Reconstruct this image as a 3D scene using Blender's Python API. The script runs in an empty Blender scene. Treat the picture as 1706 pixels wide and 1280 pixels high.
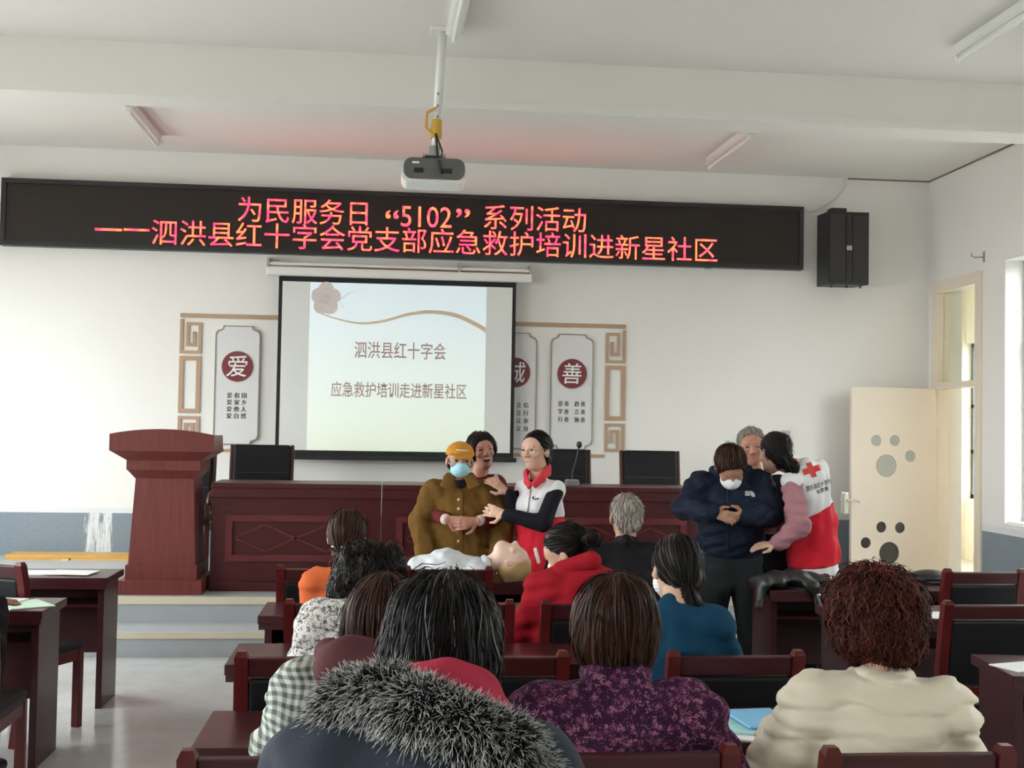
import bpy, bmesh, math, random
import numpy as np
from mathutils import Vector, Matrix

# ------------------------------------------------------------------ camera, world, lights, exposure
SC = bpy.context.scene
COL = SC.collection
FPX, IW, IH = 2000.0, 1706.0, 1280.0
YAW, PITCH, ROLL = math.radians(5.85), math.radians(2.02), math.radians(0.98)
CAM = Vector((0.0, 0.0, 1.65))
FWD = Vector((math.sin(YAW) * math.cos(PITCH), math.cos(YAW) * math.cos(PITCH), math.sin(PITCH)))
_R0 = Vector((math.cos(YAW), -math.sin(YAW), 0.0))
_U0 = _R0.cross(FWD)
RGT = math.cos(ROLL) * _R0 + math.sin(ROLL) * _U0
UPV = -math.sin(ROLL) * _R0 + math.cos(ROLL) * _U0
camd = bpy.data.cameras.new('camera')
camd.sensor_fit = 'HORIZONTAL'; camd.sensor_width = 36.0; camd.lens = 36.0 * FPX / IW
camd.clip_start = 0.05; camd.clip_end = 300
cam = bpy.data.objects.new('camera', camd); COL.objects.link(cam)
cam.matrix_world = Matrix((
    (RGT.x, UPV.x, -FWD.x, CAM.x), (RGT.y, UPV.y, -FWD.y, CAM.y),
    (RGT.z, UPV.z, -FWD.z, CAM.z), (0, 0, 0, 1)))
SC.camera = cam
SC.view_settings.view_transform = 'Standard'
SC.view_settings.look = 'None'
SC.view_settings.gamma = 1.0
SC.view_settings.use_curve_mapping = False
SC.view_settings.exposure = 2.35
SC.cycles.max_bounces = 10
SC.cycles.diffuse_bounces = 6
SC.cycles.sample_clamp_indirect = 6.0

world = bpy.data.worlds.new('overcast'); SC.world = world
world.use_nodes = True
_bg = world.node_tree.nodes['Background']
_bg.inputs['Color'].default_value = (1.0, 0.975, 0.985, 1); _bg.inputs['Strength'].default_value = 3.3

YW, XR, XL, YB, ZC = 11.8, 5.5, -4.9, -2.6, 4.25        # front wall, right wall, left wall, rear wall, ceiling
DADO = 0.76
WIN_L = [(0.0, 2.7), (4.1, 6.8), (8.2, 10.9)]          # window openings in the left wall (y range)
WIN_R = [(-1.6, 0.8), (3.2, 5.6), (7.9, 10.26)]        # and in the right wall
WZ0, WZ1 = 0.86, 3.22
DOOR_Y0, DOOR_Y1, DOOR_Z = 10.74, 11.64, 3.12
for _s, _wins in ((-1, WIN_L), (1, WIN_R)):             # daylight portals fill the window openings: they guide sampling, they emit nothing
    for _a, _b in _wins:
        _l = bpy.data.lights.new('window_portal', 'AREA'); _l.shape = 'RECTANGLE'
        _l.size = WZ1 - WZ0; _l.size_y = _b - _a; _l.cycles.is_portal = True
        _o = bpy.data.objects.new('window_portal', _l); COL.objects.link(_o)
        _o.location = ((XL - 0.26) if _s < 0 else (XR + 0.26), (_a + _b) / 2, (WZ0 + WZ1) / 2)
        _o.rotation_euler = (0, math.radians(-90 if _s < 0 else 90), 0)


def ray(px, py):
    return FWD + RGT * ((px - IW / 2) / FPX) - UPV * ((py - IH / 2) / FPX)
def P(px, py, d):
    """world point seen at pixel (px, py) at distance d along the optical axis"""
    return CAM + ray(px, py) * d
def onY(px, py, y):
    r = ray(px, py); return CAM + r * ((y - CAM.y) / r.y)
def onZ(px, py, z):
    r = ray(px, py); return CAM + r * ((z - CAM.z) / r.z)
def onX(px, py, x):
    r = ray(px, py); return CAM + r * ((x - CAM.x) / r.x)


# ------------------------------------------------------------------ materials
MATS = {}
def _new(name):
    m = bpy.data.materials.new(name); m.use_nodes = True
    nt = m.node_tree
    return m, nt, nt.nodes['Principled BSDF']
def _n(nt, t, **kw):
    n = nt.nodes.new(t)
    for k, v in kw.items(): setattr(n, k, v)
    return n
def mat(name, c, rough=0.6, var=0.12, scale=6.0, bump=0.0, bscale=60.0, spec=0.5, metal=0.0, stretch=(1, 1, 1), coat=0.0, sheen=0.0, detail=4.0, c2=None, sss=0.0):
    if name in MATS: return MATS[name]
    m, nt, b = _new(name)
    L = nt.links.new
    tc = _n(nt, 'ShaderNodeTexCoord'); mp = _n(nt, 'ShaderNodeMapping'); mp.inputs['Scale'].default_value = stretch
    L(tc.outputs['Object'], mp.inputs['Vector'])
    nz = _n(nt, 'ShaderNodeTexNoise'); nz.inputs['Scale'].default_value = scale; nz.inputs['Detail'].default_value = detail
    L(mp.outputs['Vector'], nz.inputs['Vector'])
    mx = _n(nt, 'ShaderNodeMix', data_type='RGBA')
    lo = c2 if c2 else tuple(max(0, x * (1 - var)) for x in c)
    hi = c if c2 else tuple(min(1, x * (1 + var)) for x in c)
    mx.inputs['A'].default_value = (*lo, 1); mx.inputs['B'].default_value = (*hi, 1)
    L(nz.outputs['Fac'], mx.inputs['Factor']); L(mx.outputs['Result'], b.inputs['Base Color'])
    b.inputs['Roughness'].default_value = rough; b.inputs['Specular IOR Level'].default_value = spec
    b.inputs['Metallic'].default_value = metal; b.inputs['Coat Weight'].default_value = coat
    b.inputs['Sheen Weight'].default_value = sheen
    if sss:
        b.inputs['Subsurface Weight'].default_value = sss; b.inputs['Subsurface Radius'].default_value = (0.02, 0.008, 0.005); b.inputs['Subsurface Scale'].default_value = 0.3
    if bump:
        n2 = _n(nt, 'ShaderNodeTexNoise'); n2.inputs['Scale'].default_value = bscale; n2.inputs['Detail'].default_value = 5
        L(mp.outputs['Vector'], n2.inputs['Vector'])
        bp = _n(nt, 'ShaderNodeBump'); bp.inputs['Strength'].default_value = bump; bp.inputs['Distance'].default_value = 0.01
        L(n2.outputs['Fac'], bp.inputs['Height']); L(bp.outputs['Normal'], b.inputs['Normal'])
    MATS[name] = m
    return m
def emis(name, c, s):
    if name in MATS: return MATS[name]
    m, nt, b = _new(name)
    b.inputs['Base Color'].default_value = (*c, 1); b.inputs['Emission Color'].default_value = (*c, 1); b.inputs['Emission Strength'].default_value = s
    MATS[name] = m; return m
def glass_thin(name, tint=(0.92, 0.96, 0.95), rough=0.0, gl=0.12):
    if name in MATS: return MATS[name]
    m, nt, b = _new(name); nt.nodes.remove(b)
    out = nt.nodes['Material Output']
    tr = _n(nt, 'ShaderNodeBsdfTransparent'); tr.inputs['Color'].default_value = (*tint, 1)
    g = _n(nt, 'ShaderNodeBsdfGlossy'); g.inputs['Roughness'].default_value = rough
    lw = _n(nt, 'ShaderNodeLayerWeight'); lw.inputs['Blend'].default_value = 0.15
    fr = _n(nt, 'ShaderNodeMapRange'); fr.inputs['To Min'].default_value = 0.03; fr.inputs['To Max'].default_value = 0.45; nt.links.new(lw.outputs['Facing'], fr.inputs['Value'])
    mx = _n(nt, 'ShaderNodeMixShader')
    nt.links.new(fr.outputs[0], mx.inputs['Fac']); nt.links.new(tr.outputs[0], mx.inputs[1]); nt.links.new(g.outputs[0], mx.inputs[2])
    nt.links.new(mx.outputs[0], out.inputs['Surface'])
    MATS[name] = m; return m

WALL = mat('wall_paint', (0.80, 0.775, 0.745), 0.85, 0.03, 1.2, 0.04, 40)
CEIL = mat('ceiling_paint', (0.78, 0.75, 0.71), 0.9, 0.03, 0.8)
def dado_mat():
    m, nt, b = _new('dado_paint'); L = nt.links.new
    tc = _n(nt, 'ShaderNodeTexCoord')
    n1 = _n(nt, 'ShaderNodeTexNoise'); n1.inputs['Scale'].default_value = 70; n1.inputs['Detail'].default_value = 3
    L(tc.outputs['Object'], n1.inputs['Vector'])
    mx = _n(nt, 'ShaderNodeMix', data_type='RGBA'); mx.inputs['A'].default_value = (0.165, 0.205, 0.245, 1); mx.inputs['B'].default_value = (0.255, 0.30, 0.345, 1)
    L(n1.outputs['Fac'], mx.inputs['Factor'])
    # a flaking patch of bare plaster with its own shape: streaks that run down the paint
    mp = _n(nt, 'ShaderNodeMapping'); mp.inputs['Scale'].default_value = (26, 1, 3.2); L(tc.outputs['Object'], mp.inputs['Vector'])
    n2 = _n(nt, 'ShaderNodeTexNoise'); n2.inputs['Scale'].default_value = 1.4; n2.inputs['Detail'].default_value = 6; n2.inputs['Roughness'].default_value = 0.75; L(mp.outputs['Vector'], n2.inputs['Vector'])
    sp = _n(nt, 'ShaderNodeSeparateXYZ'); L(tc.outputs['Object'], sp.inputs[0])
    a = _n(nt, 'ShaderNodeMath', operation='SUBTRACT'); L(sp.outputs['X'], a.inputs[0]); a.inputs[1].default_value = -2.72
    ab = _n(nt, 'ShaderNodeMath', operation='ABSOLUTE'); L(a.outputs[0], ab.inputs[0])
    mr = _n(nt, 'ShaderNodeMapRange'); mr.inputs['From Min'].default_value = 0.10; mr.inputs['From Max'].default_value = 0.24; mr.inputs['To Min'].default_value = 0.20; mr.inputs['To Max'].default_value = -0.5; L(ab.outputs[0], mr.inputs['Value'])
    ad = _n(nt, 'ShaderNodeMath', operation='ADD'); L(n2.outputs['Fac'], ad.inputs[0]); L(mr.outputs[0], ad.inputs[1])
    r2 = _n(nt, 'ShaderNodeMapRange'); r2.inputs['From Min'].default_value = 0.58; r2.inputs['From Max'].default_value = 0.74; L(ad.outputs[0], r2.inputs['Value'])
    m2 = _n(nt, 'ShaderNodeMix', data_type='RGBA'); m2.inputs['B'].default_value = (0.72, 0.74, 0.75, 1)
    L(r2.outputs[0], m2.inputs['Factor']); L(mx.outputs['Result'], m2.inputs['A']); L(m2.outputs['Result'], b.inputs['Base Color'])
    b.inputs['Roughness'].default_value = 0.6
    return m
DADOM = dado_mat()
FLOORM = mat('floor_terrazzo', (0.58, 0.585, 0.59), 0.16, 0.16, 7, 0.015, 120, 0.5, detail=10)
STAGEM = mat('stage_paint', (0.40, 0.42, 0.44), 0.45, 0.08, 9, 0.02, 80)
NOSE = mat('step_nosing', (0.68, 0.60, 0.46), 0.5, 0.06, 9)
def wood(name, c, rough=0.32, st=(1, 12, 12)):
    return mat(name, c, rough, 0.38, 3.2, 0.03, 40, 0.32, stretch=st, coat=0.0, detail=6)
WOOD = wood('mahogany_veneer', (0.046, 0.0085, 0.010))
WOODV = wood('mahogany_upright', (0.046, 0.0095, 0.011), st=(12, 12, 1))
WOODR = wood('red_lacquered_wood', (0.088, 0.010, 0.0095), 0.30, (10, 10, 1.2))
PODIUM = wood('podium_veneer', (0.155, 0.034, 0.029), 0.40, (14, 14, 1.0))
HTABLE = wood('head_table_veneer', (0.066, 0.0105, 0.012), 0.36)
LEATHER = mat('black_leather', (0.009, 0.009, 0.0105), 0.45, 0.2, 20, 0.08, 160, 0.22)
YELLOWW = wood('yellow_pine', (0.62, 0.36, 0.10), 0.4)
WHITEP = mat('white_plastic', (0.78, 0.77, 0.73), 0.35, 0.03, 8)
WHITEM = mat('white_enamel', (0.80, 0.79, 0.76), 0.3, 0.03, 8)
BLACKP = mat('black_plastic', (0.018, 0.018, 0.019), 0.45, 0.1, 20)
GREYM = mat('grey_metal', (0.42, 0.42, 0.42), 0.35, 0.05, 10, metal=0.8)
CHROME = mat('steel', (0.62, 0.62, 0.62), 0.22, 0.03, 10, metal=1.0)
DOORM = mat('door_cream', (0.78, 0.685, 0.57), 0.45, 0.03, 5)
PAPER = mat('paper', (0.82, 0.83, 0.82), 0.7, 0.03, 12)
PAPERG = mat('paper_green', (0.62, 0.80, 0.66), 0.6, 0.2, 20)
PAPERB = mat('paper_teal', (0.42, 0.74, 0.76), 0.6, 0.3, 14)
TAN = mat('tan_strip', (0.44, 0.29, 0.19), 0.5, 0.06, 12)
PANELM = mat('panel_board', (0.70, 0.69, 0.685), 0.5, 0.02, 3)
PANELE = mat('panel_outline', (0.28, 0.27, 0.23), 0.5, 0.05, 9)
REDDISC = mat('disc_maroon', (0.185, 0.025, 0.032), 0.45, 0.08, 12)
INK = mat('black_print', (0.035, 0.032, 0.032), 0.6, 0.1, 12)
WINDOWG = glass_thin('window_glass')
FROST = mat('frosted_glass', (0.45, 0.46, 0.42), 0.25, 0.06, 14, spec=0.6)


# ------------------------------------------------------------------ mesh helpers
class MB:
    """collects shapes, then links them as ONE mesh object"""
    def __init__(s): s.v = []; s.f = []
    def add(s, vs, fs):
        o = len(s.v); s.v += [tuple(v) for v in vs]; s.f += [tuple(i + o for i in f) for f in fs]; return s
    def box(s, c, d, bev=0.0, rot=None):
        x, y, z = d[0] / 2, d[1] / 2, d[2] / 2
        if bev <= 0:
            vs = [Vector((a * x, b * y, e * z)) for e in (-1, 1) for b in (-1, 1) for a in (-1, 1)]
            fs = [(0, 2, 3, 1), (4, 5, 7, 6), (0, 1, 5, 4), (2, 6, 7, 3), (0, 4, 6, 2), (1, 3, 7, 5)]
        else:
            b = min(bev, x * .98, y * .98, z * .98)
            bm = bmesh.new(); bmesh.ops.create_cube(bm, size=1)
            for v in bm.verts: v.co = Vector((v.co.x * 2 * x, v.co.y * 2 * y, v.co.z * 2 * z))
            bmesh.ops.bevel(bm, geom=bm.edges[:] + bm.verts[:], offset=b, segments=2, affect='EDGES', profile=0.6)
            bm.verts.index_update()
            vs = [v.co.copy() for v in bm.verts]; fs = [[v.index for v in f.verts] for f in bm.faces]; bm.free()
        M = rot if rot is not None else Matrix.Identity(3)
        c = Vector(c)
        return s.add([M @ v + c for v in vs], fs)
    def prism(s, poly, a, b, axis='y'):
        """poly: 2D outline (counter-clockwise seen from -axis); extruded from a to b along axis"""
        n = len(poly)
        def pt(p, t): return {'y': (p[0], t, p[1]), 'z': (p[0], p[1], t), 'x': (t, p[0], p[1])}[axis]
        vs = [pt(p, a) for p in poly] + [pt(p, b) for p in poly]
        fs = [tuple(range(n)), tuple(range(2 * n - 1, n - 1, -1))] + [(i, i + n, (i + 1) % n + n, (i + 1) % n) for i in range(n)]
        return s.add(vs, fs)
    def ring(s, outer, inner, a, b):
        """flat frame in the xz plane between two outlines of equal length, y from a to b"""
        n = len(outer)
        vs = [(p[0], a, p[1]) for p in outer] + [(p[0], a, p[1]) for p in inner] + [(p[0], b, p[1]) for p in outer] + [(p[0], b, p[1]) for p in inner]
        fs = []
        for i in range(n):
            j = (i + 1) % n
            fs += [(i, j, n + j, n + i), (2 * n + i, 3 * n + i, 3 * n + j, 2 * n + j), (i, 2 * n + i, 2 * n + j, j), (n + i, n + j, 3 * n + j, 3 * n + i)]
        return s.add(vs, fs)
    def tube(s, pts, r, n=8, closed_ends=True):
        pts = [Vector(p) for p in pts]; rs = r if isinstance(r, (list, tuple)) else [r] * len(pts)
        vs = []; fs = []; prev = None
        for i, p in enumerate(pts):
            t = (pts[min(i + 1, len(pts) - 1)] - pts[max(i - 1, 0)]).normalized()
            a = (prev - t * prev.dot(t)) if prev is not None else t.orthogonal()
            if a.length < 1e-6: a = t.orthogonal()
            a.normalize(); prev = a; b = t.cross(a)
            vs += [p + (a * math.cos(2 * math.pi * k / n) + b * math.sin(2 * math.pi * k / n)) * rs[i] for k in range(n)]
        for i in range(len(pts) - 1):
            for k in range(n):
                fs.append((i * n + k, i * n + (k + 1) % n, (i + 1) * n + (k + 1) % n, (i + 1) * n + k))
        if closed_ends: fs += [tuple(range(n - 1, -1, -1)), tuple(range((len(pts) - 1) * n, len(pts) * n))]
        return s.add(vs, fs)
    def lathe(s, prof, c=(0, 0, 0), n=24, M=None):
        """prof: list of (radius, height) turned about z"""
        vs = []; fs = []; m = len(prof); M = M or Matrix.Identity(3); c = Vector(c)
        for k in range(n):
            a = 2 * math.pi * k / n
            vs += [M @ Vector((r * math.cos(a), r * math.sin(a), z)) + c for r, z in prof]
        for k in range(n):
            k2 = (k + 1) % n
            for i in range(m - 1): fs.append((k * m + i, k2 * m + i, k2 * m + i + 1, k * m + i + 1))
        fs += [tuple(k * m for k in range(n - 1, -1, -1)), tuple(k * m + m - 1 for k in range(n))]
        return s.add(vs, fs)
    def build(s, name, m, parent=None, loc=None, smooth=False, rot=None):
        me = bpy.data.meshes.new(name); me.from_pydata([tuple(v) for v in s.v], [], s.f); me.update()
        if m: me.materials.append(m)
        if smooth: me.shade_smooth()
        o = bpy.data.objects.new(name, me); COL.objects.link(o)
        if parent: o.parent = parent
        if loc is not None: o.location = loc
        if rot is not None: o.rotation_euler = rot
        return o
def box(name, c, d, m, parent=None, bev=0.0, rot=None): return MB().box(c, d, bev, rot).build(name, m, parent)
def tag(o, label=None, cat=None, group=None, kind=None):
    if label: o['label'] = label
    if cat: o['category'] = cat
    if group: o['group'] = group
    if kind: o['kind'] = kind
    return o
def thing(name, label, cat, loc=(0, 0, 0), rz=0.0, group=None):
    o = bpy.data.objects.new(name, None); COL.objects.link(o); o.empty_display_size = 0.1
    o.location = loc; o.rotation_euler = (0, 0, rz)
    return tag(o, label, cat, group)
def struct(o): o['kind'] = 'structure'; return o
def copy_tree(o, parent=None):
    c = o.copy(); COL.objects.link(c); c.parent = parent
    for ch in list(o.children): copy_tree(ch, c)
    return c
def box2(name, lo, hi, m, parent=None, bev=0.0):
    c = [(a + b) / 2 for a, b in zip(lo, hi)]; d = [b - a for a, b in zip(lo, hi)]
    return box(name, c, d, m, parent, bev)
_TXT = {}
def text_mb(body, bold=0.0):
    """outline of a line of writing as flat triangles, normalised to its bounding box"""
    k = (body, bold)
    if k not in _TXT:
        cu = bpy.data.curves.new('t', 'FONT'); cu.body = body; cu.offset = bold; cu.resolution_u = 3
        o = bpy.data.objects.new('t', cu); COL.objects.link(o)
        me = o.evaluated_get(bpy.context.evaluated_depsgraph_get()).to_mesh()
        vs = np.array([v.co[:] for v in me.vertices]); fs = [tuple(p.vertices) for p in me.polygons]
        bpy.data.objects.remove(o); bpy.data.curves.remove(cu)
        lo = vs.min(0); hi = vs.max(0)
        _TXT[k] = ((vs[:, :2] - lo[:2]) / (hi[:2] - lo[:2]), fs)
    return _TXT[k]
def text_on(name, body, m, O, U, V, N, parent=None, bold=0.0, thick=0.002, base=Vector((0, 0, 0)), shear=0.0, warp=None, double=0.0):
    """writing in the parallelogram O + u U + v V, raised by N*thick; vertices stored relative to base"""
    uv, fs = text_mb(body, bold); O = Vector(O); U = Vector(U); V = Vector(V); N = Vector(N)
    vs = []
    for u, v in uv:
        p = O + U * (float(u) + shear * (float(v) - .5)) + V * float(v)
        if warp: p = warp(p)
        vs.append(p + N * thick - base)
    me = MB().add(vs, fs)
    if double:                                      # a second pass beside the first makes the strokes bold
        me.add([v + U.normalized() * double - N * 0.0004 for v in vs], fs)
    return me.build(name, m, parent)
# ------------------------------------------------------------------ the room
T = 0.28
floor = struct(box2('floor', (XL - T, YB - T, -0.12), (XR + T, YW + T, 0), FLOORM))
struct(box2('ground', (-60, -40, -0.6), (60, 60, -0.45), mat('outdoor_paving', (0.42, 0.42, 0.40), 0.8, 0.1, 3)))
ceiling = struct(box2('ceiling', (XL - T, YB - T, ZC), (XR + T, YW + T, ZC + 0.15), CEIL))
wall_front = struct(box2('wall_front', (XL - T, YW, 0), (XR + T, YW + T, ZC), WALL))
wall_rear = struct(box2('wall_rear', (XL - T, YB - T, 0), (XR + T, YB, ZC), WALL))
def side_wall(name, x0, x1, holes, xin):
    mb = MB(); y = YB
    for a, b, z0, z1 in holes:
        mb.box(((x0 + x1) / 2, (y + a) / 2, ZC / 2), (x1 - x0, a - y, ZC))
        if z0 > 0: mb.box(((x0 + x1) / 2, (a + b) / 2, z0 / 2), (x1 - x0, b - a, z0))
        mb.box(((x0 + x1) / 2, (a + b) / 2, (z1 + ZC) / 2), (x1 - x0, b - a, ZC - z1))
        y = b
    mb.box(((x0 + x1) / 2, (y + YW) / 2, ZC / 2), (x1 - x0, YW - y, ZC))
    return struct(mb.build(name, WALL))
wall_left = side_wall('wall_left', XL - T, XL, [(a, b, WZ0, WZ1) for a, b in WIN_L], XL)
wall_right = side_wall('wall_right', XR, XR + T, [(a, b, WZ0, WZ1) for a, b in WIN_R] + [(DOOR_Y0, DOOR_Y1, 0, DOOR_Z)], XR)
# grey painted dado with a pale line on top, a thin skin on each wall
def dado(name, lo, hi, line):
    struct(box2(name, lo, hi, DADOM)); struct(box2(line[0], line[1], line[2], mat('dado_line', (0.70, 0.72, 0.73), 0.6)))
dado('baseboard_front', (XL, YW - 0.006, 0), (XR, YW, DADO), ('trim_1', (XL, YW - 0.008, DADO), (XR, YW, DADO + 0.05)))
dado('baseboard_right', (XR - 0.006, YB, 0), (XR, DOOR_Y0 - 0.08, DADO), ('trim_2', (XR - 0.008, YB, DADO), (XR, DOOR_Y0 - 0.08, DADO + 0.06)))
dado('baseboard_left', (XL, YB, 0), (XL + 0.006, YW, DADO), ('trim_3', (XL, YB, DADO), (XL + 0.008, YW, DADO + 0.06)))
# ceiling beam across the room, cable duct along its lower edge, dark joint lines in the corner
BY0 = onZ(853, 100, ZC).y; BZ = onY(853, 186, BY0).z
struct(box2('ceiling_beam', (XL, BY0, BZ), (XR, BY0 + 0.30, ZC), CEIL))
d0 = onY(735, 184, BY0)
tag(box2('cable_duct', (d0.x, BY0 - 0.022, BZ + 0.002), (XR - 0.02, BY0, BZ + 0.055), WHITEP), 'long white cable duct along the lower edge of the ceiling beam', 'cable duct')
CRACK = mat('joint_brown', (0.23, 0.17, 0.12), 0.8)  # brown plaster joint, its own colour
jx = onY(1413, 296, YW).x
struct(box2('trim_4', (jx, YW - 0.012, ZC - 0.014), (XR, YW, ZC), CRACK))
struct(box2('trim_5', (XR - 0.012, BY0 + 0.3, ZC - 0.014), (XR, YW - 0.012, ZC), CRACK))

# windows
FRAMEM = mat('window_frame_grey', (0.50, 0.52, 0.52), 0.4, 0.05, 8)
SILLM = mat('window_sill_white', (0.75, 0.74, 0.72), 0.5, 0.03, 8)
wn = 0
for side, wins in ((-1, WIN_L), (1, WIN_R)):
    for a, b in wins:
        wn += 1
        xc = (XL - 0.20) if side < 0 else (XR + 0.20)
        w = thing('window_%d' % wn, None, None, (xc, (a + b) / 2, WZ0)); w['kind'] = 'structure'
        W2 = (b - a) / 2; Hh = WZ1 - WZ0
        f = MB()
        for y in (-W2 + 0.03, W2 - 0.03): f.box((0, y, Hh / 2), (0.06, 0.06, Hh))
        for z in (0.03, Hh - 0.03, Hh * 0.68): f.box((0, 0, z), (0.055, 2 * W2 - 0.12, 0.06))
        f.box((0, 0, Hh / 2), (0.05, 0.05, Hh))
        f.build('window_frame', FRAMEM, w)
        for y in (-W2 / 2, W2 / 2):
            for z0, z1 in ((0.06, Hh * 0.68 - 0.03), (Hh * 0.68 + 0.03, Hh - 0.06)):
                box('pane', (0, y, (z0 + z1) / 2), (0.006, W2 - 0.085, z1 - z0), WINDOWG, w)
        box('window_sill', (-side * 0.03, 0, -0.015 + 0.016), (0.30, 2 * W2 - 0.004, 0.03), SILLM, w)
# what lies outside the right-hand windows: a mossy garden wall
tag(box2('garden_wall', (8.3, -6, -0.45), (8.6, 10.2, 3.2), mat('mossy_masonry', (0.21, 0.23, 0.19), 0.9, 0.5, 4, 0.3, 12)), 'dark mossy masonry wall outside the right-hand window', 'wall')

# corridor beyond the door
CORR = mat('corridor_cream', (0.80, 0.74, 0.62), 0.7, 0.03, 3)
CX, CY = 7.6, 15.2
struct(box2('floor_corridor', (XR + T, 8.0, -0.12), (CX + 0.3, CY + 0.3, 0), FLOORM))
struct(box2('ceiling_corridor', (XR + T, 10.4, 3.55), (CX + 0.3, CY + 0.3, 3.7), CEIL))
struct(box2('wall_corridor_light_stop', (XR + T, 10.36, 0), (CX + 0.24, 10.56, 3.55), CORR))  # end wall added to keep outdoor light off the open door leaf
struct(box2('wall_corridor_end', (XR, CY, 0), (CX + 0.3, CY + 0.25, 3.55), CORR))
struct(box2('wall_corridor_inner', (XR + 0.02, YW + T, 0), (XR + T, CY, 3.55), CORR))
m = MB()
m.box((CX + 0.12, (10.4 + 12.2) / 2, 1.77), (0.24, 1.8, 3.55)); m.box((CX + 0.12, (12.2 + CY) / 2, 0.40), (0.24, CY - 12.2, 0.80)); m.box((CX + 0.12, (12.2 + CY) / 2, 3.2), (0.24, CY - 12.2, 0.70))
struct(m.build('wall_corridor_outer', CORR))
w = thing('window_%d' % (wn + 1), None, None, (CX + 0.1, (12.2 + CY) / 2, 0.80)); w['kind'] = 'structure'
f = MB()
for z in (0.03, 0.62, 1.22, 2.02): f.box((0, 0, z), (0.05, CY - 12.2, 0.05))
for k in range(4): f.box((0, -1.47 + k * 0.98, 1.02), (0.05, 0.05, 2.05))
f.build('window_frame', mat('dark_grille', (0.08, 0.09, 0.10), 0.5), w)
for k in range(3): box('pane', (0.01, -0.98 + k * 0.98, 1.02), (0.006, 0.90, 1.95), WINDOWG, w)

# door frame with transom, and the open door leaf with paw-print glass discs
dw = DOOR_Y1 - DOOR_Y0
fr = thing('door_frame', None, None, (XR, (DOOR_Y0 + DOOR_Y1) / 2, 0)); fr['kind'] = 'structure'
m = MB()
for y in (-dw / 2 + 0.025, dw / 2 - 0.025): m.box((0.05, y, DOOR_Z / 2), (0.14, 0.05, DOOR_Z))
for y in (-dw / 2 - 0.03, dw / 2 + 0.03): m.box((-0.008, y, DOOR_Z / 2 + 0.03), (0.02, 0.07, DOOR_Z + 0.06))
m.box((-0.008, 0, DOOR_Z + 0.03), (0.02, dw, 0.07)); m.box((0.05, 0, DOOR_Z - 0.025), (0.14, dw - 0.1, 0.05)); m.box((0.05, 0, 2.13), (0.14, dw - 0.1, 0.06))
m.build('jamb', DOORM, fr)
box('pane', (0.06, 0, (2.16 + DOOR_Z - 0.05) / 2), (0.006, dw - 0.1, DOOR_Z - 0.05 - 2.16), WINDOWG, fr)
hinge = Vector((XR - 0.025, DOOR_Y1 - 0.03, 0.0))
free = onY(1393, 760, hinge.y - 0.13)
ang = math.atan2(free.y - hinge.y, free.x - hinge.x)
door = thing('door_1', None, None, hinge, ang); door['kind'] = 'structure'
DW, DH = min((Vector((free.x, free.y, 0)) - hinge).length, 0.93), 2.10
door_label = 'cream door leaf standing open with paw-print glass discs'
circles = []
def door_px(px, py):
    n = Vector((-math.sin(ang), math.cos(ang), 0)); r = ray(px, py)
    p = CAM + r * ((hinge - CAM).dot(n) / r.dot(n)); q = p - hinge
    return (q.x * math.cos(ang) + q.y * math.sin(ang), q.z)
for px, py, rpx in ((1456, 734, 9.5), (1487, 734, 9.5), (1513, 760, 10), (1473, 776, 19.5), (1465, 878, 9.5), (1496, 879, 9.5), (1439, 904, 9.5), (1478, 921, 19)):
    u, z = door_px(px, py); circles.append((u, z, rpx * 11.6 / 2000))
bm = bmesh.new()                                    # leaf with real round holes, cut from a 2D outline
def ring2(pts): return [bm.verts.new((x, 0, z)) for x, z in pts]
edges = []
def loop(vs):
    for i in range(len(vs)): edges.append(bm.edges.new((vs[i], vs[(i + 1) % len(vs)])))
loop(ring2([(0.004, 0.01), (DW, 0.01), (DW, DH), (0.004, DH)]))
for u, z, r in circles: loop(ring2([(u + r * math.cos(k * math.pi / 12), z + r * math.sin(k * math.pi / 12)) for k in range(24)]))
g = bmesh.ops.triangle_fill(bm, edges=edges, use_beauty=True)
faces = [f for f in g['geom'] if isinstance(f, bmesh.types.BMFace)]
ex = bmesh.ops.extrude_face_region(bm, geom=faces)
for v in [x for x in ex['geom'] if isinstance(x, bmesh.types.BMVert)]: v.co.y += 0.04
bmesh.ops.recalc_face_normals(bm, faces=bm.faces)
me = bpy.data.meshes.new('leaf'); bm.to_mesh(me); bm.free(); me.materials.append(DOORM)
lo = bpy.data.objects.new('leaf', me); COL.objects.link(lo); lo.parent = door
for i, (u, z, r) in enumerate(circles):
    MB().lathe([(r * 1.02, 0), (r * 1.02, 0.008)], (u, 0.024, z), 24, Matrix.Rotation(math.pi / 2, 3, 'X')).build('pane', FROST if i < 4 else mat('dark_glass', (0.06, 0.055, 0.05), 0.2, 0.3, 9), door)
for z in (0.35, 1.06, 1.72): MB().lathe([(0.012, 0), (0.012, 0.10)], (0.0, 0.02, z), 10).build('hinge', WHITEM, door)
u, z = door_px(1406, 838)
h = MB().box((u, 0.052, z), (0.045, 0.02, 0.21), 0.008); h.tube([(u, 0.05, z + 0.03), (u, 0.10, z + 0.03), (u - 0.06, 0.10, z + 0.035), (u - 0.12, 0.095, z + 0.015)], 0.011)
h.box((u, -0.012, z), (0.045, 0.02, 0.21), 0.008); h.tube([(u, -0.01, z + 0.03), (u, -0.06, z + 0.03), (u - 0.06, -0.06, z + 0.035), (u - 0.12, -0.055, z + 0.015)], 0.011)
h.build('door_handle', mat('ivory_metal', (0.74, 0.71, 0.62), 0.25, 0.05, 9, metal=0.3), door)

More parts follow.
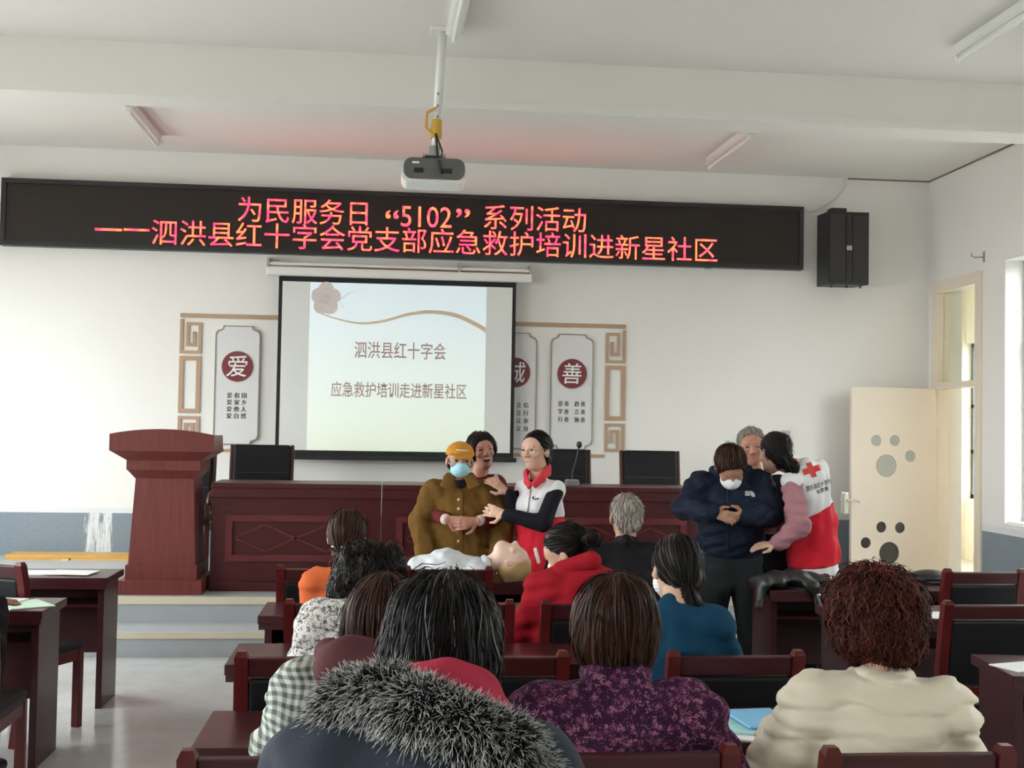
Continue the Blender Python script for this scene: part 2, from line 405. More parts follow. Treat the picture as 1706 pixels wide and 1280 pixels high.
# stage: two steps
S1, S2 = 8.44, 8.86
def ax2y(d, px=330):                                 # optical-axis distance -> room y for a point at pixel column px near the horizon
    return (ray(px, 705) * d).y
SY1, SY2 = ax2y(8.44), ax2y(8.86)
SZ1, SZ2 = 0.17, 0.355
SX1 = 4.15
struct(box2('floor_step', (XL + 0.007, SY1, 0), (SX1, SY2, SZ1), STAGEM)); struct(box2('floor_stage', (XL + 0.007, SY2, 0), (SX1, YW - 0.009, SZ2), STAGEM))
struct(box2('trim_6', (XL + 0.007, SY1 - 0.012, SZ1 - 0.04), (SX1, SY1, SZ1 + 0.004), NOSE)); struct(box2('trim_7', (XL + 0.007, SY2 - 0.012, SZ2 - 0.05), (SX1, SY2, SZ2 + 0.004), NOSE))

# ------------------------------------------------------------------ wall decoration
def wx(px, py): p = onY(px, py, YW); return p.x, p.z
dec = thing('wall_decoration', 'tan fretwork border strips on the wall around the value panels', 'wall decoration', (0, YW, 0))
x0, zt = wx(301, 522); x1, zt1 = wx(1043, 541); zt = (zt + zt1) / 2; zb = wx(1040, 762)[1]
sw = 0.042; D0, D1 = -0.014, -0.001
def strip(a, b, c, d): return box2('strip', (a, D0, c), (b, D1, d), TAN, dec)
strip(x0, x1, zt - sw, zt); strip(x0 + 0.35, x1 - 0.2, zb - 0.005, zb + 0.025)
def fret(xa, xb, za, zbm, mirror=False, flip=False):
    """one square-spiral fret tile: a single mitred band that winds inwards"""
    w, hh = xb - xa, zbm - za; s = 0.030
    pts = [(0, 1), (0, 0), (1, 0), (1, .86), (.34, .86), (.34, .22), (.70, .22), (.70, .62)]
    if flip: pts = [(u, 1 - v) for u, v in pts]
    if mirror: pts = [(1 - u, v) for u, v in pts]
    P2 = [Vector((xa + s / 2 + u * (w - s), za + s / 2 + v * (hh - s))) for u, v in pts]
    L_, R_ = [], []
    for i, p in enumerate(P2):
        d0 = (P2[i] - P2[i - 1]).normalized() if i else None; d1 = (P2[i + 1] - P2[i]).normalized() if i < len(P2) - 1 else None
        n = [Vector((-d.y, d.x)) for d in (d0, d1) if d is not None]; m_ = n[0] + n[1] if len(n) == 2 else n[0]
        L_.append(p + m_ * s / 2); R_.append(p - m_ * s / 2)
    vs = []; k = len(P2)
    for y in (D0, D1): vs += [(q.x, y, q.y) for q in L_] + [(q.x, y, q.y) for q in R_]
    fs = []
    for i in range(k - 1):
        fs += [(i, i + 1, k + i + 1, k + i), (2 * k + i, 3 * k + i, 3 * k + i + 1, 2 * k + i + 1), (i, 2 * k + i, 2 * k + i + 1, i + 1), (k + i, k + i + 1, 3 * k + i + 1, 3 * k + i)]
    fs += [(0, k, 3 * k, 2 * k), (k - 1, 3 * k - 1, 4 * k - 1, 2 * k - 1)]
    MB().add(vs, fs).build('strip', TAN, dec)
fw = wx(336, 560)[0] - x0
za1, za2 = wx(300, 589)[1], wx(300, 593)[1]
zb1, zb2 = wx(300, 688)[1], wx(300, 693)[1]
for mir in (False, True):
    xa = x0 if not mir else x1 - fw
    fret(xa, xa + fw, za1, zt - sw + 0.001, mir)
    o = [(xa, zb1), (xa + fw, zb1), (xa + fw, za2), (xa, za2)]; s = sw
    MB().ring(o, [(xa + s, zb1 + s), (xa + fw - s, zb1 + s), (xa + fw - s, za2 - s), (xa + s, za2 - s)], D0, D1).build('strip', TAN, dec)
    fret(xa, xa + fw, zb + 0.01, zb2, mir, True)

def panel_outline(w, h, r, grow=0.0):
    """plaque with stepped concave corners"""
    w2, h2 = w / 2 + grow, h / 2 + grow; pts = []
    for sx, sz, rev in ((1, -1, 0), (1, 1, 1), (-1, 1, 0), (-1, -1, 1)):
        c = []
        for k in range(7):
            a = math.pi / 2 * k / 6
            c.append((sx * (w2 - r + 0.35 * r * (1 - math.sin(a)) * 0 - (0) + r * (1 - math.cos(a)) * 0 + 0), 0))
        cc = [(w2 - r, h2), (w2 - r * .96, h2 - r * .22), (w2 - r * .86, h2 - r * .42), (w2 - r * .62, h2 - r * .52), (w2 - r * .30, h2 - r * .62), (w2 - r * .10, h2 - r * .85), (w2, h2 - r * 1.15)]
        c = [(sx * a, sz * b) for a, b in cc]
        if not ((sx > 0) == (sz > 0)): pass
        pts.append(c)
    br, tr, tl, bl = pts
    out = br + tr[::-1] + tl + bl[::-1]              # counter-clockwise from bottom right
    return out
pc = [wx(395, 642), wx(952, 653)]
PWd = wx(432, 640)[0] - wx(359, 640)[0]; PHt = wx(395, 545)[1] - wx(395, 741)[1]
gap = (pc[1][0] - pc[0][0]) / 5.0
texts = [('爱', ['爱 祖 国', '爱 家 乡', '爱 他 人', '爱 自 然'], 'love'), (None, [], ''), ('诚', ['诚 实 立 信', '诚 实 立 行', '诚 实 立 业', '诚 实 立 身'], ''), ('善', ['崇 善    趋 善', '学 善    言 善', '行 善    扬 善'], '')]
px3 = (wx(858, 640)[0] + 0.0, )
cxs = [pc[0][0], wx(500, 640)[0], wx(858, 640)[0], pc[1][0]]
labels = ['tall plaque with white 爱 on a maroon disc left of the projection screen', 'plaque mostly hidden behind the left edge of the projection screen',
          'plaque with maroon 诚 disc half hidden by the right edge of the projection screen', 'tall plaque with white 善 on a maroon disc right of the projection screen']
zc = (pc[0][1] + pc[1][1]) / 2
for i, cx in enumerate(cxs):
    pl = thing('value_plaque', labels[i], 'plaque', (cx, YW, zc), group='value plaques on the front wall')
    MB().prism(panel_outline(PWd, PHt, 0.075), -0.020, -0.001).build('board', PANELM, pl)
    MB().ring(panel_outline(PWd, PHt, 0.075, 0.006), panel_outline(PWd, PHt, 0.075, -0.004), -0.026, -0.001).build('outline', PANELE, pl)
    ch, lines, _ = texts[i]
    if not ch: continue
    rd = 0.147; dz = wx(394, 611)[1] - pc[0][1]
    MB().lathe([(rd, 0), (rd, 0.010)], (0, -0.020, dz), 40, Matrix.Rotation(math.pi / 2, 3, 'X')).build('disc', REDDISC, pl)
    text_on('lettering', ch, PAPER, (-0.095, -0.030, dz - 0.10), (0.19, 0, 0), (0, 0, 0.205), (0, -1, 0), pl, 0.004, 0.002, shear=0.10)
    hh = 0.052; st = 0.066 if i == 0 else 0.078
    ztop = dz - (0.305 if i == 0 else 0.325) - (0.02 if i == 2 else 0)
    for k, ln in enumerate(lines):
        ww = 0.185 if i == 0 else 0.27
        text_on('lettering', ln, INK, (-ww / 2 - (0.0), -0.0205, ztop - k * st), (ww, 0, 0), (0, 0, hh), (0, -1, 0), pl, 0.0, 0.0015, double=0.0035)

# ------------------------------------------------------------------ LED sign
def led_panel_mat():
    m, nt, b = _new('led_matrix'); L = nt.links.new
    tc = _n(nt, 'ShaderNodeTexCoord'); mp = _n(nt, 'ShaderNodeMapping'); mp.inputs['Scale'].default_value = (50, 0, 50); L(tc.outputs['Object'], mp.inputs['Vector'])
    vo = _n(nt, 'ShaderNodeTexVoronoi'); vo.inputs['Scale'].default_value = 1.0; vo.inputs['Randomness'].default_value = 0.0; L(mp.outputs['Vector'], vo.inputs['Vector'])
    r = _n(nt, 'ShaderNodeMapRange'); r.inputs['From Min'].default_value = 0.22; r.inputs['From Max'].default_value = 0.36; r.inputs['To Min'].default_value = 1; r.inputs['To Max'].default_value = 0; L(vo.outputs['Distance'], r.inputs['Value'])
    nz = _n(nt, 'ShaderNodeTexNoise'); nz.inputs['Scale'].default_value = 9; L(tc.outputs['Object'], nz.inputs['Vector'])
    m1 = _n(nt, 'ShaderNodeMix', data_type='RGBA'); m1.inputs['A'].default_value = (0.075, 0.022, 0.020, 1); m1.inputs['B'].default_value = (0.022, 0.045, 0.035, 1); L(nz.outputs['Fac'], m1.inputs['Factor'])
    m2 = _n(nt, 'ShaderNodeMix', data_type='RGBA'); m2.inputs['A'].default_value = (0.020, 0.017, 0.016, 1); L(r.outputs[0], m2.inputs['Factor']); L(m1.outputs['Result'], m2.inputs['B'])
    L(m2.outputs['Result'], b.inputs['Base Color']); b.inputs['Roughness'].default_value = 0.5; b.inputs['Specular IOR Level'].default_value = 0.25
    return m
def led_text_mat():
    m, nt, b = _new('led_lit_dots'); L = nt.links.new
    tc = _n(nt, 'ShaderNodeTexCoord'); nz = _n(nt, 'ShaderNodeTexNoise'); nz.inputs['Scale'].default_value = 16; nz.inputs['Detail'].default_value = 1; L(tc.outputs['Object'], nz.inputs['Vector'])
    cr = _n(nt, 'ShaderNodeValToRGB'); e = cr.color_ramp.elements
    e[0].position = 0.40; e[0].color = (1.0, 0.018, 0.055, 1); e[1].position = 0.62; e[1].color = (1.0, 0.085, 0.025, 1)
    L(nz.outputs['Fac'], cr.inputs[0]); L(cr.outputs[0], b.inputs['Emission Color'])
    mp = _n(nt, 'ShaderNodeMapping'); mp.inputs['Scale'].default_value = (70, 0, 70); L(tc.outputs['Object'], mp.inputs['Vector'])
    vo = _n(nt, 'ShaderNodeTexVoronoi'); vo.inputs['Scale'].default_value = 1.0; vo.inputs['Randomness'].default_value = 0.0; L(mp.outputs['Vector'], vo.inputs['Vector'])
    r = _n(nt, 'ShaderNodeMapRange'); r.inputs['From Min'].default_value = 0.15; r.inputs['From Max'].default_value = 0.55; r.inputs['To Min'].default_value = LED_S * 1.6; r.inputs['To Max'].default_value = LED_S * 0.5; L(vo.outputs['Distance'], r.inputs['Value'])
    L(r.outputs[0], b.inputs['Emission Strength']); b.inputs['Base Color'].default_value = (0.05, 0.01, 0.01, 1)
    return m
LED_S = 1.15
ly0 = YW - 0.10
def lp(px, py): p = onY(px, py, ly0); return p.x, p.z
lx0, lzt0 = lp(3, 297); lx1, lzt1 = lp(1339, 344); _, lzb0 = lp(1, 409); _, lzb1 = lp(1338, 449)
lzt, lzb = (lzt0 + lzt1) / 2, (lzb0 + lzb1) / 2
led = thing('led_sign', 'long black LED sign with two lines of glowing red Chinese characters', 'sign', ((lx0 + lx1) / 2, YW, lzb))
bx = Vector(led.location)
def lb(name, a, b, m, bev=0): return box2(name, [i - j for i, j in zip(a, bx)], [i - j for i, j in zip(b, bx)], m, led, bev)
lb('housing', (lx0 + 0.02, ly0 + 0.012, lzb + 0.02), (lx1 - 0.02, YW, lzt - 0.02), BLACKP)
fwid = 0.045
fm = MB().ring([(lx0, lzb), (lx1, lzb), (lx1, lzt), (lx0, lzt)], [(lx0 + fwid, lzb + fwid), (lx1 - fwid, lzb + fwid), (lx1 - fwid, lzt - fwid), (lx0 + fwid, lzt - fwid)], ly0 - 0.01, YW - 0.004)
fm.v = [(v[0] - bx.x, v[1] - bx.y, v[2] - bx.z) for v in fm.v]; fm.build('frame', mat('black_aluminium', (0.014, 0.014, 0.016), 0.4, 0.05, 9), led)
lb('matrix', (lx0 + fwid, ly0 + 0.004, lzb + fwid), (lx1 - fwid, ly0 + 0.013, lzt - fwid), led_panel_mat())
LEDT = led_text_mat()
def led_line(body, a, b, h, bold):
    (xa, za), (xb, zb_) = lp(*a), lp(*b); zm = (za + zb_) / 2
    text_on('lettering', body, LEDT, Vector((xa, ly0 + 0.004, zm)) , (xb - xa, 0, 0), (0, 0, h), (0, -1, 0), led, bold, 0.003, bx)
ch = 0.245
# each run of characters placed on the matrix as the photograph shows it
led_line('为民服务日', (396, 369), (612, 377), ch, 0.0)
led_line('“', (642, 364), (664, 365), 0.085, 0.01)
led_line('5102', (668, 377), (752, 381), 0.205, 0.0)
led_line('”', (760, 362), (783, 363), 0.085, 0.01)
led_line('系列活动', (806, 382), (976, 388), ch, 0.0)
led_line('一', (158, 384), (203, 385), 0.022, 0.01); led_line('一', (206, 384), (249, 386), 0.022, 0.01)
led_line('泗洪县红十字会党支部应急救护培训进新星社区', (252, 409), (1195, 436), ch, 0.0)

# ------------------------------------------------------------------ projection screen
sy = YW - 0.16
def sp_(px, py): p = onY(px, py, sy); return p.x, p.z
xa, zt_a = sp_(465, 462); xb, zt_b = sp_(860, 474); zt_ = (zt_a + zt_b) / 2; zb_s = (sp_(461, 764)[1] + sp_(856, 772)[1]) / 2
scr = thing('projection_screen', 'pulled-down projection screen with black border showing a pale slide', 'projection screen', ((xa + xb) / 2, YW, zb_s))
bs = Vector(scr.location)
def sb(name, a, b, m, bev=0): return box2(name, [i - j for i, j in zip(a, bs)], [i - j for i, j in zip(b, bs)], m, scr, bev)
hx0, hz0 = sp_(444, 460); hx1, _ = sp_(886, 470)
hz0 = zt_ - 0.005
sb('casing', (hx0, sy - 0.05, hz0 + 0.02), (hx1, sy + 0.05, hz0 + 0.105), WHITEP, 0.02)
sb('top_rail', (hx0 + 0.02, sy + 0.03, hz0 + 0.13), (hx1 - 0.02, YW - 0.02, hz0 + 0.155), WHITEP)
for px in (446, 766, 884):
    x, _ = sp_(px, 445); sb('bracket', (x - 0.012, sy + 0.02, hz0 + 0.09), (x + 0.012, YW - 0.001, hz0 + 0.20), GREYM)
BLKF = mat('black_fabric', (0.012, 0.012, 0.012), 0.8)
sb('border', (xa, sy - 0.002, zb_s + 0.045), (xb, sy + 0.002, hz0 + 0.03), BLKF)
SCRM = mat('screen_fabric', (0.74, 0.75, 0.72), 0.8, 0.01, 3)
bi = 0.035
sb('fabric', (xa + bi, sy - 0.004, zb_s + 0.09), (xb - bi, sy - 0.0021, zt_ - bi), SCRM)
sb('bottom_bar', (xa - 0.01, sy - 0.016, zb_s), (xb + 0.03, sy + 0.016, zb_s + 0.045), BLACKP, 0.008)
# the projected picture: a lit rectangle on the fabric, in weak light from the projector
def slide(name, c, s):
    return emis(name, c, s)
SLS = 0.075
def slide_mat():
    m, nt, b = _new('slide_light'); L = nt.links.new
    tc = _n(nt, 'ShaderNodeTexCoord'); sp = _n(nt, 'ShaderNodeSeparateXYZ'); L(tc.outputs['Object'], sp.inputs[0])
    cr = _n(nt, 'ShaderNodeValToRGB'); e = cr.color_ramp.elements; e[0].position = 0.0; e[0].color = (0.62, 0.80, 0.50, 1); e[1].position = 1.0; e[1].color = (0.52, 0.78, 1.0, 1)
    k = cr.color_ramp.elements.new(0.42); k.color = (0.66, 0.86, 0.82, 1)
    mr = _n(nt, 'ShaderNodeMapRange'); mr.inputs['From Min'].default_value = 0.1; mr.inputs['From Max'].default_value = 1.7; L(sp.outputs['Z'], mr.inputs['Value']); L(mr.outputs[0], cr.inputs[0])
    L(cr.outputs[0], b.inputs['Emission Color']); b.inputs['Emission Strength'].default_value = SLS
    b.inputs['Base Color'].default_value = (0.74, 0.75, 0.72, 1); b.inputs['Roughness'].default_value = 0.8
    return m
qx0 = sp_(517, 480)[0]; qx1 = sp_(811, 480)[0]
pic = sb('slide', (qx0, sy - 0.006, zb_s + 0.092), (qx1, sy - 0.0041, zt_ - bi - 0.002), slide_mat())
def sdecal(name, body, a, b, h, m, bold=0.012):
    (xq, zq), (xw, zw) = sp_(*a), sp_(*b)
    text_on(name, body, m, Vector((xq, sy - 0.006, (zq + zw) / 2)), (xw - xq, 0, 0), (0, 0, h), (0, -1, 0), scr, 0.008, 0.0012, bs)
SLT = mat('slide_red_text', (0.47, 0.32, 0.31), 0.8, 0.03, 9)
sdecal('lettering', '泗洪县红十字会', (590, 596), (743, 601), 0.165, SLT)
sdecal('lettering', '应急救护培训走进新星社区', (551, 660), (777, 667), 0.150, SLT)
# wavy gold ribbon, blossom and twig printed in the slide
def wave(pts, wid, m, name):
    n = len(pts); vs = []
    for (px, py), w_ in zip(pts, wid):
        x, z = sp_(px, py); vs.append((x - bs.x, sy - 0.0072 - bs.y, z + w_ / 2 - bs.z))
    for (px, py), w_ in zip(pts, wid):
        x, z = sp_(px, py); vs.append((x - bs.x, sy - 0.0072 - bs.y, z - w_ / 2 - bs.z))
    MB().add(vs, [(i, i + n, i + n + 1, i + 1) for i in range(n - 1)]).build(name, m, scr)
def smooth_path(pts, n=40):
    pts = np.array(pts, float); t = np.linspace(0, len(pts) - 1, n); out = []
    for u in t:
        i = min(int(u), len(pts) - 2); f = u - i
        p0, p1, p2, p3 = pts[max(i - 1, 0)], pts[i], pts[i + 1], pts[min(i + 2, len(pts) - 1)]
        out.append(0.5 * ((2 * p1) + (-p0 + p2) * f + (2 * p0 - 5 * p1 + 4 * p2 - p3) * f * f + (-p0 + 3 * p1 - 3 * p2 + p3) * f ** 3))
    return [tuple(float(c) for c in o) for o in out]
rp = smooth_path([(527, 520), (560, 531), (600, 539), (640, 535), (680, 524), (720, 520), (760, 526), (795, 542), (809, 551)])
wave(rp, [0.008 + 0.045 * i / 39 for i in range(40)], mat('slide_gold', (0.70, 0.56, 0.40), 0.8), 'ribbon_print')
BLOS = mat('slide_blossom', (0.68, 0.57, 0.56), 0.8, 0.12, 30); BLO2 = mat('slide_blossom_pale', (0.70, 0.63, 0.60), 0.8, 0.15, 30)
cxp, czp = sp_(543, 498)
bm_ = MB()
for k in range(5):
    a = k * 2 * math.pi / 5 + 0.3
    bm_.lathe([(0.075, 0), (0.075, 0.0006)], (cxp + 0.07 * math.cos(a) - bs.x, sy - 0.0068 - 0.0002 * k - bs.y, czp + 0.09 * math.sin(a) - bs.z), 20, Matrix.Rotation(math.pi / 2, 3, 'X'))
bm_.build('blossom_print', BLO2, scr)
MB().lathe([(0.05, 0), (0.05, 0.0006)], (cxp - bs.x, sy - 0.0082 - bs.y, czp - bs.z), 20, Matrix.Rotation(math.pi / 2, 3, 'X')).build('blossom_print', BLOS, scr)
wave([(560, 492), (566, 499), (572, 496), (580, 489), (590, 487)], [0.012, 0.01, 0.008, 0.007, 0.005], BLOS, 'twig_print')
wave([(566, 499), (568, 508), (575, 513)], [0.01, 0.008, 0.006], BLOS, 'twig_print')

# ------------------------------------------------------------------ loudspeaker, cable, switch, hook
SPY = YW - 0.33
xa, za = (lambda p: (p.x, p.z))(onY(1381, 352, SPY)); xb, zb2_ = (lambda p: (p.x, p.z))(onY(1447, 475, SPY))
ls = thing('loudspeaker', 'black wall-mounted loudspeaker at the right end of the LED sign', 'speaker', ((xa + xb) / 2, YW, zb2_))
lo_ = Vector(ls.location); w2 = (xb - xa) / 2; hh = za - zb2_
poly = [(-w2, SPY - YW), (w2, SPY - YW), (w2 - 0.06, -0.06), (-w2 + 0.03 - 0.05, -0.06)]
MB().prism(poly, 0, hh, 'z').build('cabinet', BLACKP, ls)
GR = mat('speaker_grille', (0.028, 0.026, 0.026), 0.6, 0.3, 260)
for s in (-1, 1): box('grille', (s * (w2 / 2 + 0.012), SPY - YW - 0.006, hh / 2), (w2 - 0.045, 0.012, hh - 0.06), GR, ls, 0.005)
box('grille', (0, SPY - YW - 0.009, hh / 2), (0.058, 0.014, hh - 0.06), GR, ls, 0.004)
box('badge', (0.0, SPY - YW - 0.018, hh * 0.5), (0.055, 0.004, 0.045), mat('silver_badge', (0.5, 0.5, 0.5), 0.3, metal=0.6), ls)
box('bracket', (-0.02, -0.06, hh + 0.04), (0.16, 0.12, 0.075), BLACKP, ls, 0.006); box('bracket', (0, -0.03, hh * 0.5), (0.1, 0.058, 0.2), BLACKP, ls, 0.006)
for s in (-0.16, 0.0, 0.14): MB().lathe([(0.012, 0), (0.009, -0.03)], (s, SPY - YW + 0.05, 0), 10).build('foot', BLACKP, ls)
def wpt(px, py, off=0.012): return onY(px, py, YW - off)
c = smooth_path([tuple(wpt(*q)) for q in ((1341, 349), (1350, 352), (1366, 346), (1380, 337), (1396, 325), (1405, 311), (1409, 298))], 30)
tag(MB().tube(c, 0.011, 6).build('speaker_cable', WHITEP, smooth=True), 'white cable looping from the LED sign past the loudspeaker to the ceiling', 'cable')
c = smooth_path([tuple(wpt(*q)) for q in ((1165, 444), (1180, 450), (1196, 444))], 10)
tag(MB().tube(c, 0.008, 6).build('sign_cable', WHITEP, smooth=True), 'short loop of white cable drooping below the LED sign', 'cable')
px_, pz_ = wx(1309, 733)
sw_ = thing('switch_box', 'small grey framed switch box on the wall behind the volunteer', 'switch box', (px_, YW, pz_))
box('backplate', (0, -0.012, 0), (0.085, 0.024, 0.19), mat('box_grey', (0.45, 0.46, 0.42), 0.5), sw_, 0.004); box('cover', (0, -0.026, -0.005), (0.05, 0.008, 0.13), mat('box_copper', (0.36, 0.19, 0.12), 0.5), sw_, 0.002)
hk = onX(1640, 428, XR)
hook = thing('wall_hook', 'small grey metal hook bracket high on the right wall', 'hook', (XR, hk.y, hk.z))
box('plate', (-0.004, 0, 0), (0.008, 0.03, 0.10), GREYM, hook); MB().tube([(-0.006, 0, 0.0), (-0.09, 0, -0.01), (-0.12, 0, 0.0), (-0.13, 0, 0.03)], 0.008).build('arm', GREYM, hook)

# ------------------------------------------------------------------ ceiling lights (switched off) and the projector
def tube_light(p0, p1, label):
    a = Vector((p0[0], p0[1], ZC)); b = Vector((p1[0], p1[1], ZC)); mid = (a + b) / 2; L_ = (b - a).length; an = math.atan2(b.y - a.y, b.x - a.x)
    t = thing('ceiling_light', label, 'ceiling light', mid, an, 'switched-off tube lights on the ceiling')
    box('housing', (0, 0, -0.03), (L_, 0.065, 0.06), WHITEM, t, 0.006)
    MB().prism([(-0.055, -0.062), (0.055, -0.062), (0.03, -0.075), (-0.03, -0.075)], -L_ / 2, L_ / 2, 'x').build('reflector', WHITEM, t)
    MB().tube([(-L_ / 2 + 0.03, 0, -0.105), (L_ / 2 - 0.03, 0, -0.105)], 0.017, 10).build('tube', mat('lamp_glass', (0.82, 0.82, 0.80), 0.2, 0.01), t)
    for s in (-1, 1): box('lamp_holder', (s * (L_ / 2 - 0.015), 0, -0.09), (0.03, 0.04, 0.07), WHITEP, t, 0.004)
def c2(px, py): p = onZ(px, py, ZC); return (p.x, p.y)
a = c2(1182, 262); tube_light(a, (a[0] + 0.02, a[1] - 1.25), 'tube light on the ceiling above the loudspeaker side of the LED sign')
a = c2(263, 224); tube_light(a, (a[0] + 0.0, a[1] - 1.25), 'tube light on the ceiling above the left part of the LED sign')
a = c2(1595, 76); tube_light(a, (a[0] + 0.0, a[1] - 1.25), 'tube light at the top right corner in front of the beam')
a = c2(748, 44); tube_light((a[0] + 0.03, a[1] - 0.03), (a[0] + 0.05, a[1] - 1.28), 'tube light on the ceiling just before the projector pole')
pp = onZ(738, 48, ZC); PXD = (pp - CAM).dot(FWD)
pj = P(722, 293, PXD)
prj = thing('projector', 'white and grey projector hanging from the ceiling on a white pole', 'projector', (pp.x, pp.y, ZC))
b0 = Vector(prj.location)
box('mounting_plate', (-0.0, 0, -0.012), (0.16, 0.12, 0.024), WHITEM, prj, 0.004)
ztop = -0.02; zj = pj.z - ZC
dx = pj.x - pp.x
MB().tube([(0, 0, ztop), (dx * .55, 0, (ztop + zj) * .55)], 0.030, 12).build('pole', WHITEM, prj, smooth=True)
MB().tube([(dx * .5, 0, (ztop + zj) * .5), (dx * .95, 0, zj + 0.15)], 0.023, 12).build('inner_pole', WHITEM, prj, smooth=True)
MB().tube([(dx * .68, -0.0, zj + 0.36), (dx * .76, 0, zj + 0.24)], [0.034, 0.040], 12).build('yellow_tape', mat('yellow_tape', (0.62, 0.36, 0.05), 0.5), prj)
MB().tube([(dx * .55, -0.02, zj + 0.44), (dx * .6 - 0.07, -0.02, zj + 0.40), (dx * .65 - 0.07, -0.02, zj + 0.30), (dx * .7 - 0.02, -0.03, zj + 0.25)], 0.010, 6).build('yellow_cable', MATS['yellow_tape'], prj)
for k, (z_, s) in enumerate(((0.52, 1), (0.44, 1), (0.37, -1))): MB().lathe([(0.008, 0), (0.008, 0.03)], (dx * .6, -0.035, zj + z_), 8, Matrix.Rotation(math.pi / 2, 3, 'X')).build('bolt', GREYM, prj)
m = MB(); m.box((dx, 0, zj + 0.115), (0.15, 0.12, 0.02), 0.003); m.box((dx * .95, 0, zj + 0.15), (0.07, 0.06, 0.07), 0.004)
m.build('bracket', GREYM, prj)
def stadium(w, h, r, n=7):
    pts = []
    for sx, sz, a0 in ((1, -1, -90), (1, 1, 0), (-1, 1, 90), (-1, -1, 180)):
        pts += [(sx * (w / 2 - r) + r * math.cos(math.radians(a0 + 90 * k / (n - 1))), sz * (h / 2 - r) + r * math.sin(math.radians(a0 + 90 * k / (n - 1)))) for k in range(n)]
    return pts
o = MB().prism([(dx + a, zj + b + 0.015) for a, b in stadium(0.395, 0.135, 0.055)], -0.12, 0.14).build('rear_panel', mat('projector_grey', (0.11, 0.105, 0.10), 0.5), prj)
MB().prism([(dx + a, zj + b - 0.01) for a, b in stadium(0.42, 0.125, 0.05)], -0.105, 0.16).build('body', WHITEP, prj)
for px2, wz in ((-0.10, .06), (0.08, .07)): box('port', (dx + px2, -0.122, zj + 0.0), (wz, 0.005, 0.03), BLACKP, prj)
box('rating_label', (dx - 0.12, -0.122, zj + 0.05), (0.045, 0.004, 0.012), PAPER, prj)
MB().tube([(dx * .8, -0.04, zj + 0.26), (dx + 0.02, -0.10, zj + 0.10), (dx + 0.035, -0.14, zj + 0.02), (dx + 0.05, -0.125, zj - 0.02)], 0.0075, 6).build('cable', BLACKP, prj, smooth=True)
MB().tube([(dx * .8, -0.04, zj + 0.26), (dx + 0.05, -0.10, zj + 0.13), (dx + 0.045, -0.13, zj + 0.09), (dx - 0.06, -0.135, zj + 0.09)], 0.006, 6).build('cable', BLACKP, prj, smooth=True)
MB().lathe([(0.04, 0), (0.04, 0.05), (0.03, 0.05)], (dx + 0.11, 0.21, zj), 16, Matrix.Rotation(math.pi / 2, 3, 'X')).build('lens', BLACKP, prj)
# ------------------------------------------------------------------ audience chairs and desks
CH, CW = 0.92, 0.462
def make_chair():
    t = thing('conference_chair', None, None)
    W2 = CW / 2
    for s in (-1, 1):
        x = s * (W2 - 0.021)
        pts = [(x, -0.07, 0.0), (x, -0.03, 0.22), (x, 0.0, 0.45), (x, -0.005, 0.62), (x, -0.035, 0.80), (x, -0.062, CH - 0.012)]
        m = MB()
        prev = None; vs = []; fs = []
        for i, p in enumerate(pts):                       # square-section bent post
            hx, hy = 0.021, 0.022 if 0 < i else 0.017
            vs += [(p[0] - hx, p[1] - hy, p[2]), (p[0] + hx, p[1] - hy, p[2]), (p[0] + hx, p[1] + hy, p[2]), (p[0] - hx, p[1] + hy, p[2])]
            if i:
                b = (i - 1) * 4
                fs += [(b + k, b + (k + 1) % 4, b + 4 + (k + 1) % 4, b + 4 + k) for k in range(4)]
        n = len(vs); top = pts[-1]
        vs += [(top[0] - 0.013, top[1] - 0.014, CH + 0.006), (top[0] + 0.013, top[1] - 0.014, CH + 0.006), (top[0] + 0.013, top[1] + 0.014, CH + 0.006), (top[0] - 0.013, top[1] + 0.014, CH + 0.006)]
        fs += [(n - 4 + k, n - 4 + (k + 1) % 4, n + (k + 1) % 4, n + k) for k in range(4)] + [(n, n + 1, n + 2, n + 3), (3, 2, 1, 0)]
        m.add(vs, fs).build('back_post', WOODR, t)
        m = MB(); m.box((s * (W2 - 0.024), 0.40, 0.21), (0.042, 0.042, 0.42), 0.006); m.build('leg', WOODR, t)
        box('side_rail', (s * (W2 - 0.022), 0.20, 0.385), (0.026, 0.36, 0.055), WOODR, t, 0.004)
    box('top_rail', (0, -0.055, CH - 0.045), (CW - 0.084, 0.026, 0.062), WOOD, t, 0.005, Matrix.Rotation(math.radians(-8), 3, 'X').inverted())
    box('back_pad', (0, -0.022, CH - 0.225), (CW - 0.086, 0.040, 0.292), LEATHER, t, 0.012, Matrix.Rotation(math.radians(9), 3, 'X'))
    box('lower_rail', (0, -0.003, 0.52), (CW - 0.086, 0.024, 0.04), WOODR, t, 0.004)
    box('front_rail', (0, 0.405, 0.385), (CW - 0.09, 0.026, 0.055), WOODR, t, 0.004); box('rear_rail', (0, 0.0, 0.385), (CW - 0.09, 0.024, 0.055), WOODR, t, 0.004)
    box('seat', (0, 0.215, 0.435), (CW - 0.012, 0.42, 0.052), LEATHER, t, 0.018)
    return t
CHAIR0 = make_chair(); _first = [True]
def chair(x, y, rz, label):
    o = CHAIR0 if _first[0] else copy_tree(CHAIR0); _first[0] = False
    o.location = (x, y, 0); o.rotation_euler = (0, 0, rz)
    return tag(o, label, 'chair', 'wooden conference chairs of the audience')
def chair_px(pxc, pyrail, label, rz=0.0, y=None):
    p = onZ(pxc, pyrail, CH - 0.015) if y is None else onY(pxc, pyrail, y)
    off = 0.06
    return chair(p.x - math.sin(rz) * off, p.y + off * math.cos(rz), rz, label)
